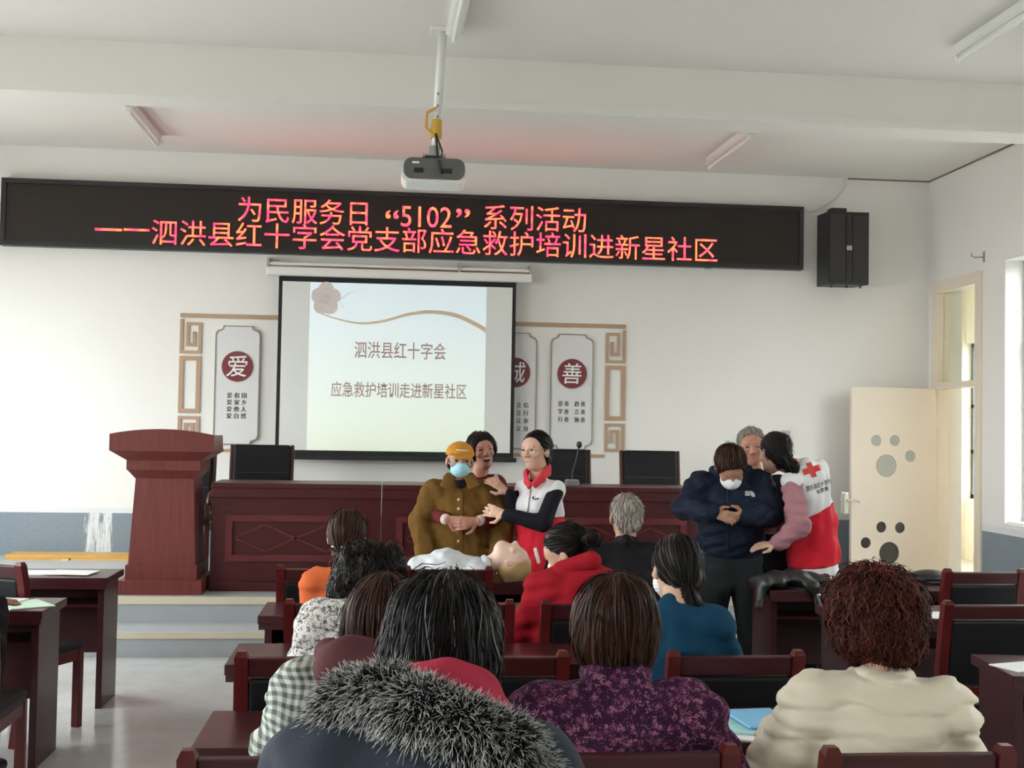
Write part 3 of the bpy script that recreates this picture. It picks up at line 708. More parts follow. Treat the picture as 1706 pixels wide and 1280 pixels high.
ROWY = [onZ(800, 1248, CH).y + .06, onZ(800, 1087, CH).y + .06, onZ(760, 1001, CH).y + .06, onZ(760, 945, CH).y + .06]
def row_chair(row, px, label, rz=0.0, dy=0.0):
    y = ROWY[row] + dy - 0.06; p0 = CAM + ray(px, 1000) * (y / ray(px, 1000).y)
    return chair(p0.x, ROWY[row] + dy, rz, label)
row_chair(0, 480, 'wooden conference chair of the plaid-jacket sitter in the near row')
row_chair(0, 1070, 'wooden conference chair of the sitter in the purple floral jacket')
row_chair(0, 1531, 'wooden conference chair of the sitter in the cream quilted jacket', dy=-0.03)
row_chair(1, 517, 'wooden conference chair of the curly-haired sitter in white lace')
row_chair(1, 832, 'empty wooden conference chair between the fur-hood sitter and the bobbed head')
row_chair(1, 1227, 'wooden conference chair with black pad right of the purple floral jacket')
row_chair(2, 568, 'wooden conference chair of the orange sitter')
row_chair(2, 766, 'empty wooden conference chair beside the red-jacket sitter, second row from the training dummy')
row_chair(2, 992, 'wooden conference chair of the red-jacket sitter bending forward')
row_chair(3, 536, 'empty wooden conference chair beyond the orange sitter, front row')
row_chair(3, 746, 'empty wooden conference chair directly before the training dummy')
row_chair(3, 1045, 'wooden conference chair of the grey-haired man in black')
row_chair(2, 1655, 'empty wooden conference chair behind the lower right desk')
row_chair(3, 1640, 'empty wooden conference chair farthest right beside the black cap', dy=0.0)
row_chair(3, 1775, 'wooden conference chair cut by the right picture edge beside the far chair', dy=0.02)
c_ = row_chair(3, -15, 'wooden conference chair turned askew between the two left desks', rz=math.radians(-25), dy=0.15)
row_chair(2, -105, 'wooden conference chair at the left picture edge holding the dark-clothed sitter', rz=0.0)
pfur = P(680, 1280, 1.66)
chair(pfur.x, pfur.y, 0, 'wooden conference chair under the sitter with the fur-trimmed hood')

DZ, DD = 0.75, 0.44
def make_desk(w, label, loc, rz=0.0):
    """origin at the near left floor corner of the top's footprint"""
    t = thing('desk', label, 'desk', loc, rz, 'dark wooden audience desks')
    box('top', (w / 2, DD / 2, DZ - 0.02), (w, DD, 0.04), WOOD, t, 0.004)
    box('top_edge', (w / 2, 0.012, DZ - 0.052), (w - 0.01, 0.02, 0.026), WOOD, t, 0.002)
    for x in (0.045, w - 0.045): box('side_panel', (x, DD / 2 + 0.02, (DZ - 0.04) / 2), (0.034, DD - 0.08, DZ - 0.04), WOODV, t, 0.002)
    box('modesty_panel', (w / 2, DD - 0.05, DZ - 0.04 - 0.23), (w - 0.126, 0.018, 0.44), WOOD, t)
    box('shelf', (w / 2, DD / 2 + 0.02, DZ - 0.17), (w - 0.126, DD - 0.14, 0.016), WOOD, t)
    return t
def desk_row(row): return ROWY[row] + 0.61
MX, MXW = -0.585, 1.19
MXW = 1.98
for r, nm in ((0, 'nearest the camera with booklets on it'), (1, 'before the white lace and teal sitters'), (2, 'before the orange and red-jacket sitters'), (3, 'in front, carrying the training dummy')):
    d_ = make_desk(MXW, 'long dark wooden middle desk ' + nm, (MX + (0.06 if r == 0 else 0), desk_row(r), 0))
    box('side_panel', (MXW / 2, DD / 2 + 0.02, (DZ - 0.04) / 2), (0.034, DD - 0.12, DZ - 0.045), WOODV, d_)
def left_desk(px, py, label):
    p = onZ(px, py, DZ); return make_desk(1.2, label, (p.x - 1.2, p.y - DD, 0))
LD0 = left_desk(112, 996, 'dark wooden desk at the left picture edge with a pale green leaflet')
LD1 = left_desk(207, 948, 'dark wooden desk left of the podium with white sheets on it')
p = onZ(1283, 984, DZ); RD3 = make_desk(1.2, 'dark wooden desk right front with a black jacket hanging over its corner', (p.x, p.y, 0))
RD2 = make_desk(1.2, 'dark wooden desk behind the curly red-brown hair with papers on it', (p.x + 0.06, desk_row(2) - 0.07, 0))
q = onZ(1688, 1127, DZ); q2 = onZ(1619, 1091, DZ); rz_ = math.atan2(-(q2.x - q.x), q2.y - q.y)
RD1 = make_desk(1.2, 'dark wooden desk at the lower right picture edge', (q.x, q.y, 0), rz_)

# papers
def sheet(name, label, cat, c, w, h, rz, m, z, thick=0.004, group=None):
    o = MB().box((0, 0, thick / 2), (w, h, thick)).build(name, m, None, (c[0], c[1], z + 0.0005), rot=(0, 0, rz))
    return tag(o, label, cat, group)
p = onZ(60, 955, DZ); sheet('paper_sheet', 'white paper sheet on the desk left of the podium', 'paper', p, 0.32, 0.21, 0.05, PAPER, DZ)
p = onZ(120, 956, DZ); sheet('paper_sheet', 'second white sheet nearer the end of the desk left of the podium', 'paper', (p.x, p.y), 0.20, 0.26, 1.45, PAPER, DZ + 0.0045)
p = onZ(40, 1008, DZ); lf = sheet('leaflet', 'pale green and white leaflet on the desk at the left picture edge', 'leaflet', p, 0.21, 0.26, 0.6, PAPERG, DZ)
p = onZ(-10, 1006, DZ); sheet('leaflet', 'white leaflet half out of frame on the left edge desk', 'leaflet', p, 0.21, 0.28, -0.2, PAPER, DZ + 0.005)
p = onZ(1555, 1026, DZ); sheet('paper_sheet', 'white sheet on the desk right of the curly red-brown hair', 'paper', p, 0.26, 0.20, 0.0, PAPER, DZ)
p = onZ(1706, 1112, DZ); sheet('paper_sheet', 'white folded sheet on the lower right desk', 'paper', p, 0.21, 0.15, 0.3, PAPER, DZ)
# booklets on the near desk between the purple and cream sitters
p = onZ(1228, 1216, DZ)
for k, (dx_, dy_, rz, m_, lab) in enumerate(((0.0, -0.02, 0.5, PAPER, 'white booklet lowest in the stack between purple and cream sitters'), (-0.01, 0.03, 0.25, PAPERB, 'teal printed booklet on top of the stack beside the purple sitter'), (0.09, 0.06, -0.1, mat('paper_blue', (0.25, 0.55, 0.85), 0.5), 'bright blue booklet peeking out beside the cream jacket'))):
    sheet('booklet', lab, 'booklet', (p.x + dx_, p.y + dy_), 0.16, 0.22, -rz, m_, DZ + 0.0055 * k + (0.0 if k < 2 else 0.006), 0.005, 'booklets on the near desk')

# ------------------------------------------------------------------ head table on the stage
TZ = SZ2
ty = onZ(500, 985, TZ).y
tx0 = max(onY(341, 900, ty).x, onY(339, 900, onZ(270, 992, TZ).y).x + 0.012); tx1 = onY(1167, 900, ty).x; seam = onY(634, 900, ty).x
tzt = onY(500, 806, ty - 0.02).z
TH = tzt - TZ
tw = [(tx0, seam), (seam, (seam + tx1) / 2), ((seam + tx1) / 2, tx1)]
HMOULD = wood('moulding_highlight', (0.12, 0.024, 0.026), 0.28)  # lighter than the table: highlights on the moulding edges, put into the colour
def bar2d(mb, a, b, w, y0, y1):
    a = Vector((a[0], 0, a[1])); b = Vector((b[0], 0, b[1])); d = (b - a).normalized(); n = Vector((-d.z, 0, d.x)) * w / 2
    pts = [(a - n), (b - n), (b + n), (a + n)]
    mb.prism([(q.x, q.z) for q in pts], y0, y1)
for i, (a, b) in enumerate(tw):
    t = thing('head_table', ['mahogany head table section beside the podium with diamond mouldings', 'mahogany head table section behind the woman in the mustard coat', 'mahogany head table section behind the grey-haired seated man'][i], 'table', ((a + b) / 2, ty, TZ), group='head table sections on the stage')
    w = b - a - 0.006
    box('top', (0, 0.24, TH - 0.02), (w, 0.56, 0.04), HTABLE, t, 0.008); box('fascia', (0, -0.015, TH - 0.075), (w, 0.03, 0.075), HTABLE, t, 0.006)
    box('front_panel', (0, 0.012, (TH - 0.1) / 2 + 0.05), (w, 0.024, TH - 0.14), HTABLE, t)
    box('plinth', (0, 0.0, 0.035), (w, 0.06, 0.07), HTABLE, t, 0.006)
    for s in (-1, 1): box('end_panel', (s * (w / 2 - 0.015), 0.26, (TH - 0.04) / 2), (0.03, 0.46, TH - 0.05), HTABLE, t)
    x2 = w / 2 - 0.115; zb_, zt2 = TH * 0.275, TH * 0.705
    MB().ring([(-x2, zb_), (x2, zb_), (x2, zt2), (-x2, zt2)], [(-x2 + 0.05, zb_ + 0.05), (x2 - 0.05, zb_ + 0.05), (x2 - 0.05, zt2 - 0.05), (-x2 + 0.05, zt2 - 0.05)], -0.022, 0.001).build('frame_moulding', HMOULD, t)
    xi = x2 - 0.065; zm = (zb_ + zt2) / 2; dzv = (zt2 - zb_) / 2 - 0.075
    for k in (-1, 1):
        cx = k * xi / 2
        for a_, b_ in (((cx - xi / 2, zm), (cx, zm + dzv)), ((cx, zm + dzv), (cx + xi / 2, zm)), ((cx + xi / 2, zm), (cx, zm - dzv)), ((cx, zm - dzv), (cx - xi / 2, zm))):
            mb = MB(); bar2d(mb, a_, b_, 0.016, -0.010, 0.001); mb.build('diamond_moulding', HMOULD, t)

# gooseneck microphone
my = ty + 0.2
mb_ = onZ(953, 808, tzt); my = ty + 0.16
mp_ = onY(953, 806, my)
mic = thing('microphone', 'gooseneck table microphone with grey base on the head table', 'microphone', (mp_.x, my, tzt))
box('base', (0, 0, 0.022), (0.105, 0.13, 0.044), mat('mic_grey', (0.16, 0.16, 0.17), 0.4), mic, 0.01); box('base_top', (0, 0, 0.047), (0.09, 0.11, 0.006), GREYM, mic)
tp = onY(965, 741, my) - Vector(mic.location)
MB().tube(smooth_path([(0, 0, 0.045), (0.005, 0, 0.12), (tp.x * 0.55, 0, tp.z * 0.62), (tp.x, 0, tp.z)], 14), 0.0055, 6).build('gooseneck', BLACKP, mic, smooth=True)
MB().lathe([(0.008, -0.03), (0.02, -0.018), (0.024, 0.0), (0.02, 0.018), (0.006, 0.026)], (tp.x, 0, tp.z), 14).build('windscreen', BLACKP, mic, smooth=True)

# ------------------------------------------------------------------ stage chairs
ARMW = wood('dark_walnut', (0.075, 0.028, 0.020), 0.3, (8, 8, 1.2))
def make_stage_chair():
    t = thing('meeting_chair', None, None)
    # faces -y (towards the hall)
    box('seat', (0, 0, 0.46), (0.50, 0.50, 0.09), LEATHER, t, 0.03)
    R_ = Matrix.Rotation(math.radians(9), 3, 'X').inverted()
    box('backrest', (0, 0.25, 0.80), (0.485, 0.075, 0.60), LEATHER, t, 0.022, R_)
    for z_ in (0.72, 0.86): box('stitched_seam', (0, 0.25 + (z_ - 0.80) * 0.158 - 0.036, z_), (0.46, 0.01, 0.008), BLACKP, t, 0, R_)
    for s in (-1, 1):
        box('back_frame', (s * 0.258, 0.26, 0.78), (0.032, 0.05, 0.64), ARMW, t, 0.01, R_)
        MB().tube(smooth_path([(s * 0.29, 0.24, 0.66), (s * 0.295, 0.05, 0.69), (s * 0.295, -0.17, 0.68), (s * 0.29, -0.22, 0.60)], 12), 0.026, 8).build('armrest', ARMW, t, smooth=True)
        box('leg', (s * 0.275, -0.20, 0.30), (0.04, 0.045, 0.60), ARMW, t, 0.006); box('leg', (s * 0.275, 0.24, 0.28), (0.04, 0.045, 0.56), ARMW, t, 0.006)
        box('side_rail', (s * 0.275, 0.02, 0.40), (0.03, 0.44, 0.05), ARMW, t)
    return t
CY_ = ty + 0.92
def stage_x(px, y=None): return onY(px, 760, (y or CY_) + 0.3).x
st0 = make_stage_chair()
for k, (px, lab, dy, rz) in enumerate(((305, 'black leather meeting chair hidden behind the podium', 0.10, 0.0), (437, 'black leather meeting chair right of the podium, behind the head table', 0, 0.0), (934, 'black leather meeting chair behind the microphone', 0.02, 0.0), (1082, 'black leather meeting chair at the right end of the head table', 0.0, 0.0))):
    o = st0 if k == 0 else copy_tree(st0)
    o.location = (stage_x(px), CY_ + dy, TZ); o.rotation_euler = (0, 0, rz); tag(o, lab, 'chair', 'meeting chairs on the stage')

# ------------------------------------------------------------------ podium
py_ = onZ(270, 992, TZ).y
def pz(px, py, y=None): p = onY(px, py, y or py_); return p.x, p.z
pcx = pz(268, 850)[0]
pod = thing('podium', 'reddish-brown wooden podium with flared top on the stage', 'podium', (pcx, py_, TZ))
def ph(py): return pz(268, py)[1] - TZ
def frustum(z0, z1, w0, w1, y00, y01, y10, y11, name, m=PODIUM):
    vs = [(-w0 / 2, y00, z0), (w0 / 2, y00, z0), (w0 / 2, y01, z0), (-w0 / 2, y01, z0), (-w1 / 2, y10, z1), (w1 / 2, y10, z1), (w1 / 2, y11, z1), (-w1 / 2, y11, z1)]
    return MB().add(vs, [(3, 2, 1, 0), (4, 5, 6, 7), (0, 1, 5, 4), (1, 2, 6, 5), (2, 3, 7, 6), (3, 0, 4, 7)]).build(name, m, pod)
u = lambda a, b: pz(b, 800)[0] - pz(a, 800)[0]
zA, zB, zC_, zD, zE, zF, zG = 0.0, ph(968), ph(944), ph(799), ph(784), ph(768), ph(752)
frustum(0, zB, u(198, 339), u(198, 339), 0, 0.62, 0.0, 0.62, 'base_step'); frustum(zB, zC_, u(204, 324), u(204, 324), 0.07, 0.58, 0.07, 0.58, 'plinth')
frustum(zC_, zD, u(209, 322), u(220, 318), 0.09, 0.55, 0.12, 0.55, 'column')
frustum(zD, zE, u(219, 318), u(208, 330), 0.12, 0.55, 0.06, 0.55, 'collar'); frustum(zE, zF, u(206, 330), u(206, 330), 0.055, 0.56, 0.055, 0.56, 'collar_band')
frustum(zF, zG, u(206, 330), u(181, 353), 0.055, 0.56, -0.03, 0.60, 'flare')
wt = u(180, 354); zt0 = ph(724)
arc = [(-wt / 2, zG), (wt / 2, zG), (wt / 2, zt0)] + [(wt / 2 - wt * k / 16, zt0 + (ph(715) - zt0) * (1 - (2 * k / 16 - 1) ** 2)) for k in range(1, 16)] + [(-wt / 2, zt0)]
MB().prism(arc, -0.035, 0.0).build('front_board', PODIUM, pod); 
frustum(zG, zt0 - 0.005, wt - 0.03, wt - 0.03, -0.001, 0.60, -0.001, 0.55, 'desk_top')

# yellow bench on the stage against the dado
by = YW - 0.40
b0_ = onY(8, 925, by); b1_ = onY(206, 925, by); bz = onY(100, 946, by).z
bench = thing('wooden_bench', 'low yellow pine bench against the grey dado left of the podium', 'bench', ((b0_.x + b1_.x + 0.1) / 2, by, TZ))
bw = b1_.x - b0_.x + 0.1; bh = (b0_.z + b1_.z) / 2 - TZ
box('top', (0, 0.14, bh - 0.015), (bw, 0.28, 0.03), YELLOWW, bench, 0.003)
for s in (-1, 1): box('apron', (s * (bw / 4), 0.0, bh - 0.085), (bw / 2 - 0.012, 0.02, 0.11), YELLOWW, bench, 0.003)
for sx in (-1, 1):
    for yy in (0.03, 0.24): box('leg', (sx * (bw / 2 - 0.06), yy, (bh - 0.03) / 2), (0.05, 0.04, bh - 0.03), YELLOWW, bench)
box('clasp', (-0.04, -0.012, bh - 0.085), (0.05, 0.006, 0.09), WHITEP, bench)
# ------------------------------------------------------------------ organic shapes: smooth distance fields meshed by surface nets
A = lambda v: np.array(tuple(v), dtype=np.float32)
def cone(a, b, ra, rb):
    a, b = A(a), A(b); ab = b - a; L2 = float(ab @ ab) + 1e-9
    def f(p):
        t = np.clip((p - a) @ ab / L2, 0, 1)
        return np.linalg.norm(p - a - t[:, None] * ab, axis=1) - (ra + (rb - ra) * t)
    f.bb = (np.minimum(a - ra, b - rb), np.maximum(a + ra, b + rb)); return f
def econe(a, b, r1, r2, xd):
    """capsule of elliptic section: r=(half width along xd, half depth)"""
    a, b, xd = A(a), A(b), A(xd); ab = b - a; L = float(np.linalg.norm(ab)) + 1e-9; z = ab / L
    x = xd - z * float(xd @ z); x /= np.linalg.norm(x); y = np.cross(z, x)
    R1 = max(r1 + r2); 
    def f(p):
        q = p - a; h = q @ z; t = np.clip(h / L, 0, 1); w = h - t * L
        rx = r1[0] + (r2[0] - r1[0]) * t; ry = r1[1] + (r2[1] - r1[1]) * t; rm = np.minimum(rx, ry)
        k = np.sqrt(((q @ x) / rx) ** 2 + ((q @ y) / ry) ** 2 + (w / rm) ** 2)
        return (k - 1) * rm
    f.bb = (np.minimum(a, b) - R1, np.maximum(a, b) + R1); return f
def ell(c, r, M=None):
    c = A(c); r = A(r); Mi = np.array(M.inverted() if M is not None else Matrix.Identity(3), dtype=np.float32)
    def f(p):
        q = (p - c) @ Mi.T
        k0 = np.linalg.norm(q / r, axis=1); k1 = np.linalg.norm(q / (r * r), axis=1) + 1e-9
        return k0 * (k0 - 1) / k1
    R = float(r.max()); f.bb = (c - R, c + R); return f
def rbox(c, h, rr, M=None):
    c = A(c); h = A(h); Mi = np.array(M.inverted() if M is not None else Matrix.Identity(3), dtype=np.float32)
    def f(p):
        q = np.abs((p - c) @ Mi.T) - h + rr
        return np.linalg.norm(np.maximum(q, 0), axis=1) + np.minimum(q.max(1), 0) - rr
    R = float(np.linalg.norm(h)); f.bb = (c - R, c + R); return f
def smin(a, b, k):
    h = np.clip(0.5 + 0.5 * (b - a) / k, 0, 1)
    return b + (a - b) * h - k * h * (1 - h)
def union(fs, k=0.02):
    fs = [f for f in fs if f is not None]
    def f(p):
        d = fs[0](p)
        for g in fs[1:]: d = smin(d, g(p), k)
        return d
    f.bb = (np.min([g.bb[0] for g in fs], 0), np.max([g.bb[1] for g in fs], 0)); return f
def minus(f0, g, k=0.01):
    def f(p): return -smin(-f0(p), g(p), k)
    f.bb = f0.bb; return f
def grow(f0, t):
    def f(p): return f0(p) - t
    f.bb = (f0.bb[0] - t, f0.bb[1] + t); return f
def clip(f0, pt, n):
    """keep the side of the plane the normal points away from"""
    pt = A(pt); n = A(Vector(n).normalized())
    def f(p): return np.maximum(f0(p), (p - pt) @ n)
    f.bb = f0.bb; return f
def waves(seed, freq, amp, n=7, stretch=(1, 1, 1), sharp=False):
    r = np.random.RandomState(seed); D = r.normal(size=(n, 3)); D /= np.linalg.norm(D, axis=1)[:, None]
    D = (D * np.array(stretch)) * freq * r.uniform(0.6, 1.7, (n, 1)); ph = r.uniform(0, 6.28, n); D = D.astype(np.float32)
    def g(p):
        s = np.sin(p @ D.T + ph)
        if sharp: s = 1 - 2 * np.abs(s)
        return s.sum(1) * (amp / math.sqrt(n))
    return g
def wrinkle(f0, *gs):
    def f(p):
        d = f0(p); m = np.abs(d) < 0.06
        if m.any():
            q = p[m]; e = d[m]
            for g in gs: e = e + g(q)
            d = d.copy(); d[m] = e
        return d
    f.bb = (f0.bb[0] - 0.02, f0.bb[1] + 0.02); return f
def nets(f, h):
    lo, hi = f.bb[0] - 3 * h, f.bb[1] + 3 * h; m = 4
    nb = np.ceil((hi - lo) / (h * m)).astype(int) + 1
    g = [lo[i] + (np.arange(nb[i]) + 0.5) * h * m - 0.5 * h for i in range(3)]
    C = np.stack(np.meshgrid(*g, indexing='ij'), -1).reshape(-1, 3).astype(np.float32)
    dc = f(C); act = np.abs(dc) < h * m * 0.87 * 1.25 + 0.012
    D = np.repeat(np.repeat(np.repeat(dc.reshape(nb), m, 0), m, 1), m, 2).astype(np.float32)
    idx = np.argwhere(act.reshape(nb)) * m
    off = np.stack(np.meshgrid(*[np.arange(m)] * 3, indexing='ij'), -1).reshape(-1, 3)
    I = (idx[:, None] + off[None]).reshape(-1, 3)
    out = np.empty(len(I), np.float32); pts = (lo + I * h).astype(np.float32)
    for s in range(0, len(I), 400000): out[s:s + 400000] = f(pts[s:s + 400000])
    D[I[:, 0], I[:, 1], I[:, 2]] = out
    S = D < 0; n = np.array(D.shape)
    cs = [S[a:n[0] - 1 + a, b:n[1] - 1 + b, c:n[2] - 1 + c] for a in (0, 1) for b in (0, 1) for c in (0, 1)]
    cnt = sum(c.astype(np.int8) for c in cs); cells = np.argwhere((cnt > 0) & (cnt < 8))
    cor = [(a, b, c) for a in (0, 1) for b in (0, 1) for c in (0, 1)]
    vals = np.stack([D[cells[:, 0] + a, cells[:, 1] + b, cells[:, 2] + c] for a, b, c in cor], 1)
    acc = np.zeros((len(cells), 3)); w = np.zeros(len(cells)); ca = np.array(cor, float)
    for i in range(8):
        for j in range(i + 1, 8):
            if np.abs(ca[i] - ca[j]).sum() != 1: continue
            a, b = vals[:, i], vals[:, j]; k = (a < 0) != (b < 0)
            t = np.where(k, a / np.where(k, a - b, 1), 0)
            acc += np.where(k[:, None], ca[i] + (ca[j] - ca[i]) * t[:, None], 0); w += k
    V = lo + (cells + acc / w[:, None]) * h
    vid = -np.ones(tuple(n - 1), np.int64); vid[cells[:, 0], cells[:, 1], cells[:, 2]] = np.arange(len(cells))
    F = []
    for ax in range(3):
        a = [slice(None)] * 3; b = [slice(None)] * 3; a[ax] = slice(0, -1); b[ax] = slice(1, None)
        ch = S[tuple(a)] != S[tuple(b)]; e = np.argwhere(ch)
        u, v = (ax + 1) % 3, (ax + 2) % 3
        ok = (e[:, u] > 0) & (e[:, v] > 0) & (e[:, u] < n[u] - 1) & (e[:, v] < n[v] - 1); e = e[ok]
        inside = S[e[:, 0], e[:, 1], e[:, 2]]
        def at(du, dv):
            q = e.copy(); q[:, u] += du; q[:, v] += dv; return vid[q[:, 0], q[:, 1], q[:, 2]]
        q = np.stack([at(-1, -1), at(0, -1), at(0, 0), at(-1, 0)], 1)
        q[~inside] = q[~inside][:, ::-1]; F.append(q)
    F = np.concatenate(F); F = F[(F >= 0).all(1)]
    return V.astype(np.float32), F
def np_mesh(name, V, F, m, parent=None, base=None, smooth=True, attr=None):
    me = bpy.data.meshes.new(name); V = np.asarray(V, np.float32)
    if base is not None: V = V - A(base)
    nv, nf, k = len(V), len(F), F.shape[1]
    me.vertices.add(nv); me.vertices.foreach_set('co', V.ravel())
    me.loops.add(nf * k); me.loops.foreach_set('vertex_index', F.astype(np.int32).ravel())
    me.polygons.add(nf); me.polygons.foreach_set('loop_start', np.arange(0, nf * k, k, dtype=np.int32))
    me.update(calc_edges=True); me.validate()
    if smooth: me.shade_smooth()
    if attr is not None:
        for an, av in attr.items():
            at_ = me.attributes.new(an, 'FLOAT', 'POINT'); at_.data.foreach_set('value', np.asarray(av, np.float32))
    me.materials.append(m)
    o = bpy.data.objects.new(name, me); COL.objects.link(o)
    if parent: o.parent = parent
    return o
def sdf_obj(name, f, h, m, root=None, parent=None):
    V, F = nets(f, h)
    return np_mesh(name, V, F, m, parent if parent is not None else root, root.location if root is not None else None)
def grad(f, p, e=0.004):
    g = np.stack([f(p + A(v) * e) - f(p - A(v) * e) for v in ((1, 0, 0), (0, 1, 0), (0, 0, 1))], 1)
    return g / (np.linalg.norm(g, axis=1)[:, None] + 1e-9)
def strands(name, f, roots, flow, m, root, parent, n=2000, seg=9, length=0.14, width=0.0022, lift=0.003, jitter=0.25, curl=0.0, curlf=60.0, seed=1, fly=0.1):
    """ribbons of hair combed over the surface f=0 along a flow field"""
    r = np.random.RandomState(seed)
    p = roots[r.randint(0, len(roots), n)].astype(np.float32) + r.normal(0, 0.003, (n, 3)).astype(np.float32)
    L = length * r.uniform(0.55, 1.15, n); lv = np.abs(r.normal(0, lift, n)) + 0.0008
    jit = r.normal(0, jitter, (n, 3)); flyw = np.where(r.rand(n) < fly, r.uniform(0.006, 0.02, n), 0.0); ph = r.uniform(0, 6.28, n)
    pts = []; nrm = []
    for s in range(seg):
        t = s / (seg - 1); g = grad(f, p); d = f(p)
        p = p - g * (d - (lv + flyw * t * t))[:, None]
        off = np.zeros_like(p)
        w = flow(p); w = w / (np.linalg.norm(w, axis=1)[:, None] + 1e-9) + jit * 0.35
        w = w - g * (w * g).sum(1)[:, None]; w /= (np.linalg.norm(w, axis=1)[:, None] + 1e-9)
        side = np.cross(g, w)
        if curl: off = side * (np.sin(ph + curlf * t * L) * curl)[:, None] + g * (np.abs(np.cos(ph + curlf * t * L)) * curl)[:, None]
        pts.append(p + off); nrm.append((side, g)); p = p + w * (L / (seg - 1))[:, None]
        p = p.astype(np.float32)
    V = []; T_ = []; R_ = []; tint = r.rand(n); tw = r.uniform(-0.6, 0.6, n)
    for s in range(seg):
        t = s / (seg - 1); wd = width * (1 - 0.75 * t ** 3) * (0.5 if s == 0 else 1); side, g = nrm[s]
        sd = side * np.cos(tw)[:, None] + g * np.sin(tw)[:, None]
        V += [pts[s] - sd * wd, pts[s] + sd * wd]; T_ += [np.full(n, t)] * 2; R_ += [tint] * 2
    V = np.concatenate(V); base = np.arange(n); F = []
    for s in range(seg - 1):
        a, b, c, d = base + 2 * s * n, base + (2 * s + 1) * n, base + (2 * s + 3) * n, base + (2 * s + 2) * n
        F.append(np.stack([a, b, c, d], 1))
    o = np_mesh(name, V, np.concatenate(F), m, parent, root.location, True, {'along': np.concatenate(T_), 'tint': np.concatenate(R_)})
    o['kind'] = 'stuff'
    return o
def tufts(name, roots, normals, m, root, parent, n=5000, length=0.035, width=0.0016, seed=1, droop=0.3, wild=0.45):
    r = np.random.RandomState(seed); i = r.randint(0, len(roots), n); p = roots[i].astype(np.float32); g = normals[i]
    d = g + r.normal(0, wild, (n, 3)) + np.array([0, 0, -droop]); d /= np.linalg.norm(d, axis=1)[:, None]
    L = length * r.uniform(0.5, 1.3, n); a = np.cross(d, r.normal(size=(n, 3))); a /= np.linalg.norm(a, axis=1)[:, None]; b = np.cross(d, a)
    bend = np.array([0, 0, -1.0]) * 0.25
    V = []; T_ = []
    for t, wd in ((0, 1.0), (0.55, 0.8), (1.0, 0.12)):
        c = p + d * (L * t)[:, None] + bend * (L * t * t)[:, None]
        for k in range(3):
            an = 2.094 * k; V.append(c + (a * math.cos(an) + b * math.sin(an)) * width * wd); T_.append(np.full(n, t))
    V = np.concatenate(V); base = np.arange(n); F = []
    for s in range(2):
        for k in range(3):
            k2 = (k + 1) % 3; F.append(np.stack([base + (3 * s + k) * n, base + (3 * s + k2) * n, base + (3 * s + 3 + k2) * n, base + (3 * s + 3 + k) * n], 1))
    o = np_mesh(name, V, np.concatenate(F), m, parent, root.location, True, {'along': np.concatenate(T_), 'tint': np.tile(r.rand(n), 9)})
    o['kind'] = 'stuff'
    return o
def vnormals(V, F):
    N = np.zeros_like(V); n = np.cross(V[F[:, 1]] - V[F[:, 0]], V[F[:, 2]] - V[F[:, 0]])
    for k in range(F.shape[1]): np.add.at(N, F[:, k], n)
    return N / (np.linalg.norm(N, axis=1)[:, None] + 1e-12)

# ------------------------------------------------------------------ people materials
def skin(name, c): return mat(name, c, 0.5, 0.10, 22, 0.02, 180, 0.4, sss=0.08)
def cloth(name, c, rough=0.85, bump=0.12, bs=220, var=0.12, sheen=0.0, scale=14): return mat(name, c, rough, var, scale, bump, bs, 0.12, sheen=sheen)
def hair_mat(name, dark, light, rough=0.38, p=0.5):
    if name in MATS: return MATS[name]
    m, nt, b = _new(name); L = nt.links.new
    at_ = _n(nt, 'ShaderNodeAttribute'); at_.attribute_name = 'tint'
    r = _n(nt, 'ShaderNodeMapRange'); r.inputs['From Min'].default_value = p; r.inputs['From Max'].default_value = 1.0; L(at_.outputs['Fac'], r.inputs['Value'])
    mx = _n(nt, 'ShaderNodeMix', data_type='RGBA'); mx.inputs['A'].default_value = (*dark, 1); mx.inputs['B'].default_value = (*light, 1)
    L(r.outputs[0], mx.inputs['Factor']); L(mx.outputs['Result'], b.inputs['Base Color']); b.inputs['Roughness'].default_value = rough; b.inputs['Specular IOR Level'].default_value = 0.12
    MATS[name] = m; return m
def fur_mat(name, root_c, tip_c):
    m, nt, b = _new(name); L = nt.links.new
    at_ = _n(nt, 'ShaderNodeAttribute'); at_.attribute_name = 'along'; a2 = _n(nt, 'ShaderNodeAttribute'); a2.attribute_name = 'tint'
    cr = _n(nt, 'ShaderNodeValToRGB'); e = cr.color_ramp.elements; e[0].position = 0.45; e[0].color = (*root_c, 1); e[1].position = 0.92; e[1].color = (*tip_c, 1)
    L(at_.outputs['Fac'], cr.inputs[0])
    mx = _n(nt, 'ShaderNodeMix', data_type='RGBA'); mx.inputs['B'].default_value = (*root_c, 1); L(cr.outputs[0], mx.inputs['A'])
    r = _n(nt, 'ShaderNodeMapRange'); r.inputs['From Min'].default_value = 0.62; r.inputs['From Max'].default_value = 0.78; L(a2.outputs['Fac'], r.inputs['Value']); L(r.outputs[0], mx.inputs['Factor'])
    L(mx.outputs['Result'], b.inputs['Base Color']); b.inputs['Roughness'].default_value = 0.7; return m
